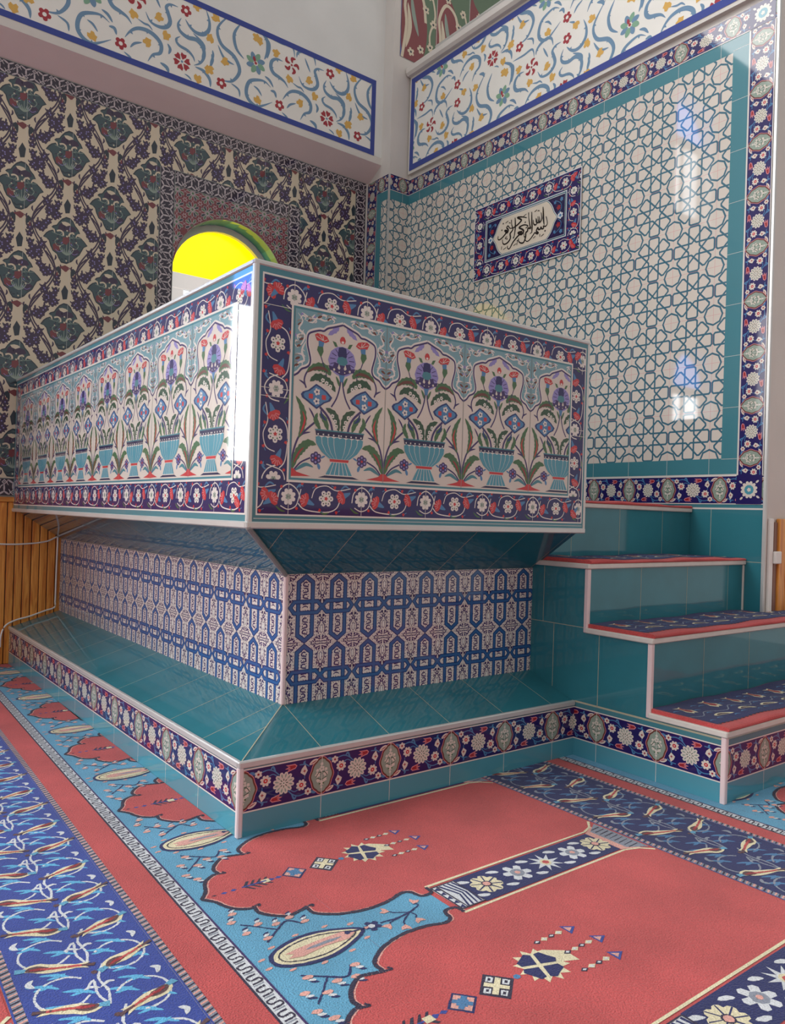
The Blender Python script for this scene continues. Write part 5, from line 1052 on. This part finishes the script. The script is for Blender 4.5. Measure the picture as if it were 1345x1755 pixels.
for i in range(4):
    g = MB('stone'); y1 = YS[i+1] if i < 3 else 1.2
    x1 = xe[i]
    if i < 2:
        g.bbox((XS-.014, YS[i]-.014, ZS[i]), (X2, y1, ZS[i]+.024), .004, 'steps'); g.bbox((X2, YS[i]-.014, ZS[i]), (XE, min(y1, YE-.006), ZS[i]+.024), .004, 'steps')
    else: g.bbox((XS-.014 if i < 3 else WX, YS[i]-.014, ZS[i]), (x1, y1, ZS[i]+.024), .004, 'steps')
    g.build('tread', parent=ST)
for x, y, z0, z1 in ((XS, S1, 0, ZS[0]), (XS, S2, ZS[0], ZS[1]), (XS, S3, ZS[1], ZS[2])):
    g = MB('trim'); g.bbox((x-.008, y-.008, z0), (x+.014, y+.014, z1), .003, 'pinkw' if z0 else 'pinkw'); g.build('corner_strip', parent=ST)
g = MB('trim'); g.bbox((X2-.022, S3-.006, ZS[1]), (X2-.006, S3+.008, ZS[2]), .003, 'steps'); g.build('corner_strip', parent=ST)
# stair carpets: navy tulip pile with salmon rolled front edge
def stair_carpet(i, label):
    z = ZS[i]+.024; y0 = YS[i]-.012; y1 = YS[i+1]-.004 if i < 3 else 1.2; x0, x1 = XS+(.002 if i else .002), min(xe[i], XE)-.004
    if i == 3: x0 = WX+.01
    g = MB('carpet'); n = 60; th = .016
    zz = lambda x: th+.0035*sin(x*7+i)+.002*sin(x*19+2*i)
    segs = [x0+(x1-x0)*k/n for k in range(n+1)]
    def yend(x): return min(y1, YE-.012) if (i < 2 and x > X2-.01) else y1
    for a, b in zip(segs, segs[1:]):
        ya, yb = yend(a), yend(b)
        if ya != yb: ya = yb = min(ya, yb)
        g.face([(a, y0+.018, z+zz(a)), (b, y0+.018, z+zz(b)), (b, yb, z+zz(b)), (a, ya, z+zz(a))], 'cred', smooth=True)
        prof = [(0.018, 1.), (.006, .95), (-.002, .7), (-.004, .35), (.0, 0.02)]
        for (d0, h0), (d1, h1) in zip(prof, prof[1:]): g.face([(a, y0+d0, z+zz(a)*h0), (a, y0+d1, z+zz(a)*h1), (b, y0+d1, z+zz(b)*h1), (b, y0+d0, z+zz(b)*h0)], 'cred', smooth=True)
    for xx, ye_ in ((x0, y1), (x1, yend(x1))): g.face([(xx, y0, z)]+[(xx, y0+d_, z+zz(xx)*h_) for d_, h_ in prof[::-1]]+[(xx, ye_, z+zz(xx)), (xx, ye_, z)], 'cred')
    p = P2(); dp = y1-y0-.004; L_ = x1-x0; rw = .055
    p.rect(.012, rw, L_-.005, dp, 'cnavy', 1)
    for k in range(int(L_/.03)+1): x = .02+k*.03; p.rect(x, rw-.008, x+.014, rw, 'cdark', 2)
    k = 0; x = .10
    while x < L_-.08:
        q = P2(); q.poly([(-.028, .05), (-.012, .03), (-.016, .01), (-.03, -.01), (-.018, -.045), (0, -.034), (.018, -.045), (.03, -.01), (.016, .01), (.012, .03), (.028, .05), (0, .042)], 'ccream', 2); q.poly([(-.016, .04), (-.008, .02), (-.018, -.008), (-.010, -.03), (0, -.024), (.010, -.03), (.018, -.008), (.008, .02), (.016, .04), (0, .032)], 'redd', 3); q.poly([(-.008, .03), (0, -.016), (.008, .03)], 'cred', 4)
        p.add(q, x, rw+.19 if dp > .3 else rw+.1, .1)
        q = P2(); q.leaf([(-.06, 0), (-.01, .012), (.06, 0)], .028, 'ccream', 2); q.leaf([(-.045, 0), (-.01, .01), (.035, 0)], .016, 'cbrown', 3); p.add(q, x+.09, rw+.07, -.15)
        p.stroke([(x-.09, rw+.12), (x-.02, rw+.10), (x+.05, rw+.14), (x+.11, rw+.12)], .005, 'cgrey', 2)
        for dx, dy in ((-.05, .04), (.05, .17), (.02, .05), (-.06, .2), (.1, .22), (.06, .12)): p.leaf([(x+dx-.02, rw+dy), (x+dx, rw+dy+.006), (x+dx+.02, rw+dy-.004)], .008, 'steel', 2)
        x += .19; k += 1
    if i < 2:
        q = P2().add(p).clip(X2-.012-x0, 0, L_, max(0.02, YE-.014-y0)); p.clip(0, 0, X2-.012-x0, dp); p.add(q)
    else: p.clip(0, 0, L_, dp)
    s = len(g.v); 
    # cut pattern into columns so it can follow the wavy surface
    out = P2()
    for a, b in zip(segs, segs[1:]): out.add(P2().add(p).clip(a-x0, 0, b-x0, dp))
    g.pat(out, (x0, y0, z), (1, 0, 0), (0, 1, 0), h=.0006)
    for j in range(s, len(g.v)): X, Y, Z = g.v[j]; g.v[j] = (X, Y, Z+zz(X)+.0006)
    tag(g.build('stair_carpet'), label, 'carpet', 'carpet pieces on the steps')
stair_carpet(0, 'navy tulip carpet piece with salmon edge on the lowest step')
stair_carpet(1, 'navy tulip carpet piece with salmon edge on the second step up')
stair_carpet(2, 'navy tulip carpet piece on the third step, right end rounded against the tiled wall')
stair_carpet(3, 'salmon-edged carpet piece on the topmost step beside the parapet box')
# ================================================================ calligraphy plaque
CP = thing('calligraphy_panel', 'framed tile panel with black Arabic calligraphy on the star-patterned wall', 'wall panel', (X2-.006, 1.722, 3.27))
g = MB('stone'); g.box((X2-.013, 1.185, 2.98), (X2-.0085, 2.26, 3.565), 'steps')
p = P2(); w, h = 1.075, .585
p.rect(0, 0, w, h, 'navy', 1); p.add(carnation_frame(w-.014, h-.014, .118, .146), .007, .007, dl=1)
p.frame(0, 0, w, h, .007, 'cwhite', 14); p.frame(.128, .128, w-.128, h-.128, .007, 'cwhite', 14); p.frame(.136, .136, w-.136, h-.136, .006, 'teald', 14); p.frame(.143, .143, w-.143, h-.143, .005, 'cwhite', 14)
g.pat(p, (X2-.0145, 2.26, 2.98), (0, -1, 0), (0, 0, 1), mt='tile'); g.build('border_frame', parent=CP)
g = MB('stone'); g.box((X2-.0155, 1.33, 3.126), (X2-.0135, 2.112, 3.417), 'steps')
p = P2(); p.rect(-.391, -.1455, .391, .1455, 'navyd', 1)
car = [(x/1000, y/1000) for x, y in D['calc']]
rx = [(.221, .137), (.243, .118), (.262, .095), (.275, .07), (.288, .04), (.318, .0)]
out_ = rx+[(x, -y) for x, y in rx[::-1][1:]]+[(-x, -y) for x, y in rx]+[(-x, y) for x, y in rx[::-1][1:]]
p.poly([(x*1.035, y*1.04) for x, y in out_], 'cwhite', 2); p.poly([(x*1.015, y*1.02) for x, y in out_], 'teald', 3); p.poly(out_, 'creamt', 4)
for s in (-1, 1):
    for t_ in (-1, 1):
        p.rose(s*.335, t_*.062, .020, 5, 'redd', 3, .35); p.rose(s*.36, t_*.115, .016, 5, 'steel', 3, .35); p.stroke([(s*.33, t_*.02), (s*.36, t_*.05), (s*.35, t_*.09), (s*.30, t_*.12)], .004, 'steel', 3); p.rose(s*.30, t_*.105, .012, 4, 'steel', 3, .3); p.leaf([(s*.31, t_*.08), (s*.29, t_*.11), (s*.27, t_*.13)], .010, 'purp', 3)
    p.rose(s*.352, 0, .026, 6, 'cwhite', 4, .3); p.rose(s*.352, 0, .012, 5, 'steel', 5, .3)
g.pat(p, (X2-.0165, 1.721, 3.2715), (0, -1, 0), (0, 0, 1), mt='tile'); o = g.build('inscription_field', parent=CP); o['label'] = 'cream cartouche between navy floral corners'
g = MB('tile'); p = P2()
for w_, l in D['cal']: p.stroke(mm(l), w_/1000*1.3, 'black', 1, 'pen' if w_ > 7 else None, n=4)
for x, y in mm(D['cald']): p.poly([(x-.008, y), (x, y+.008), (x+.008, y), (x, y-.008)], 'black', 1)
for x, y in ((.0, .0),): pass
g.pat(p, (X2-.0178, 1.700, 3.25), (0, -1, 0), (0, 0, 1), h=.0003); o = g.build('lettering', parent=CP); o['label'] = 'black Arabic script'
# ================================================================ wainscots
WN = thing('pine_wainscot', 'varnished orange pine board panelling on the wall left of the platform', 'wall panelling', (-2, Y2-.02, 0))
k = 0; x = -3.69
g = MB('trim'); g.box((-3.69, Y2-.018, 0), (AX+.05, Y2-.013, 1.1), (.08, .035, .015, 1)); g.build('backing', parent=WN)
while x < AX+.05:
    g = MB('wood'); c = 1.0+.25*random.random(); g.bbox((x+.001, Y2-.030, .0), (x+.048, Y2-.012, 1.10), .004, (c, c*.97, c*.93, 1)); g.build('board', parent=WN); x += .053
g = MB('woodh'); g.bbox((-3.69, Y2-.042, 1.10), (.02, Y2-.007, 1.135), .006, (.95, .9, .85, 1)); g.build('cap_rail', parent=WN)
WR = thing('narrow_pine_wainscot', 'narrow pine board panelling on the pale wall at the right edge beside the steps', 'wall panelling', (3.6, YE-.03, .6))
for k in range(9):
    g = MB('wood'); c = .95+.25*random.random(); x = 3.24+k*.072; g.bbox((x, YE-.030, .602), (x+.070, YE-.006, 1.14), .004, (c, c, c, 1)); g.build('board', parent=WR)
g = MB('trim'); g.bbox((3.20, YE-.018, .602), (3.238, YE-.004, 1.12), .003, (.23, .11, .08, 1)); g.build('side_batten', parent=WR)
# white plastic cable cover with bracket
cc = thing('cable_cover', 'white plastic conduit strip with bracket between metal strip and right pine panelling', 'conduit', (3.17, YE-.01, .6))
g = MB('trim'); g.bbox((3.150, YE-.020, .602), (3.190, YE-.003, 1.14), .003, 'wht'); g.build('channel', parent=cc)
g = MB('trim'); g.bbox((3.185, YE-.040, .885), (3.250, YE-.020, .955), .004, 'wht'); g.build('bracket', parent=cc)
# white cable on the left
g = MB('trim'); yy = Y2-.036; path = []
pts = [(-1.6, .84), (-.9, .835), (-.35, .838), (-.07, .815), (.10, .818), (.22, .835), (.285, .865), (.292, .84), (.290, .70), (.289, .55), (.288, .42), (.280, .372), (.22, .352), (.12, .318), (.03, .296), (-.03, .262), (-.055, .20), (-.058, .12)]
q = cat(pts, 5)
for x, z in q: path.append((x, yy-(.0 if z > .4 else (.01)), z))
g.tube(path, .0055, 'wht', n=7)
tag(g.build('cable'), 'thin white electric cable clipped across the orange pine boards and down to the plinth end', 'cable')
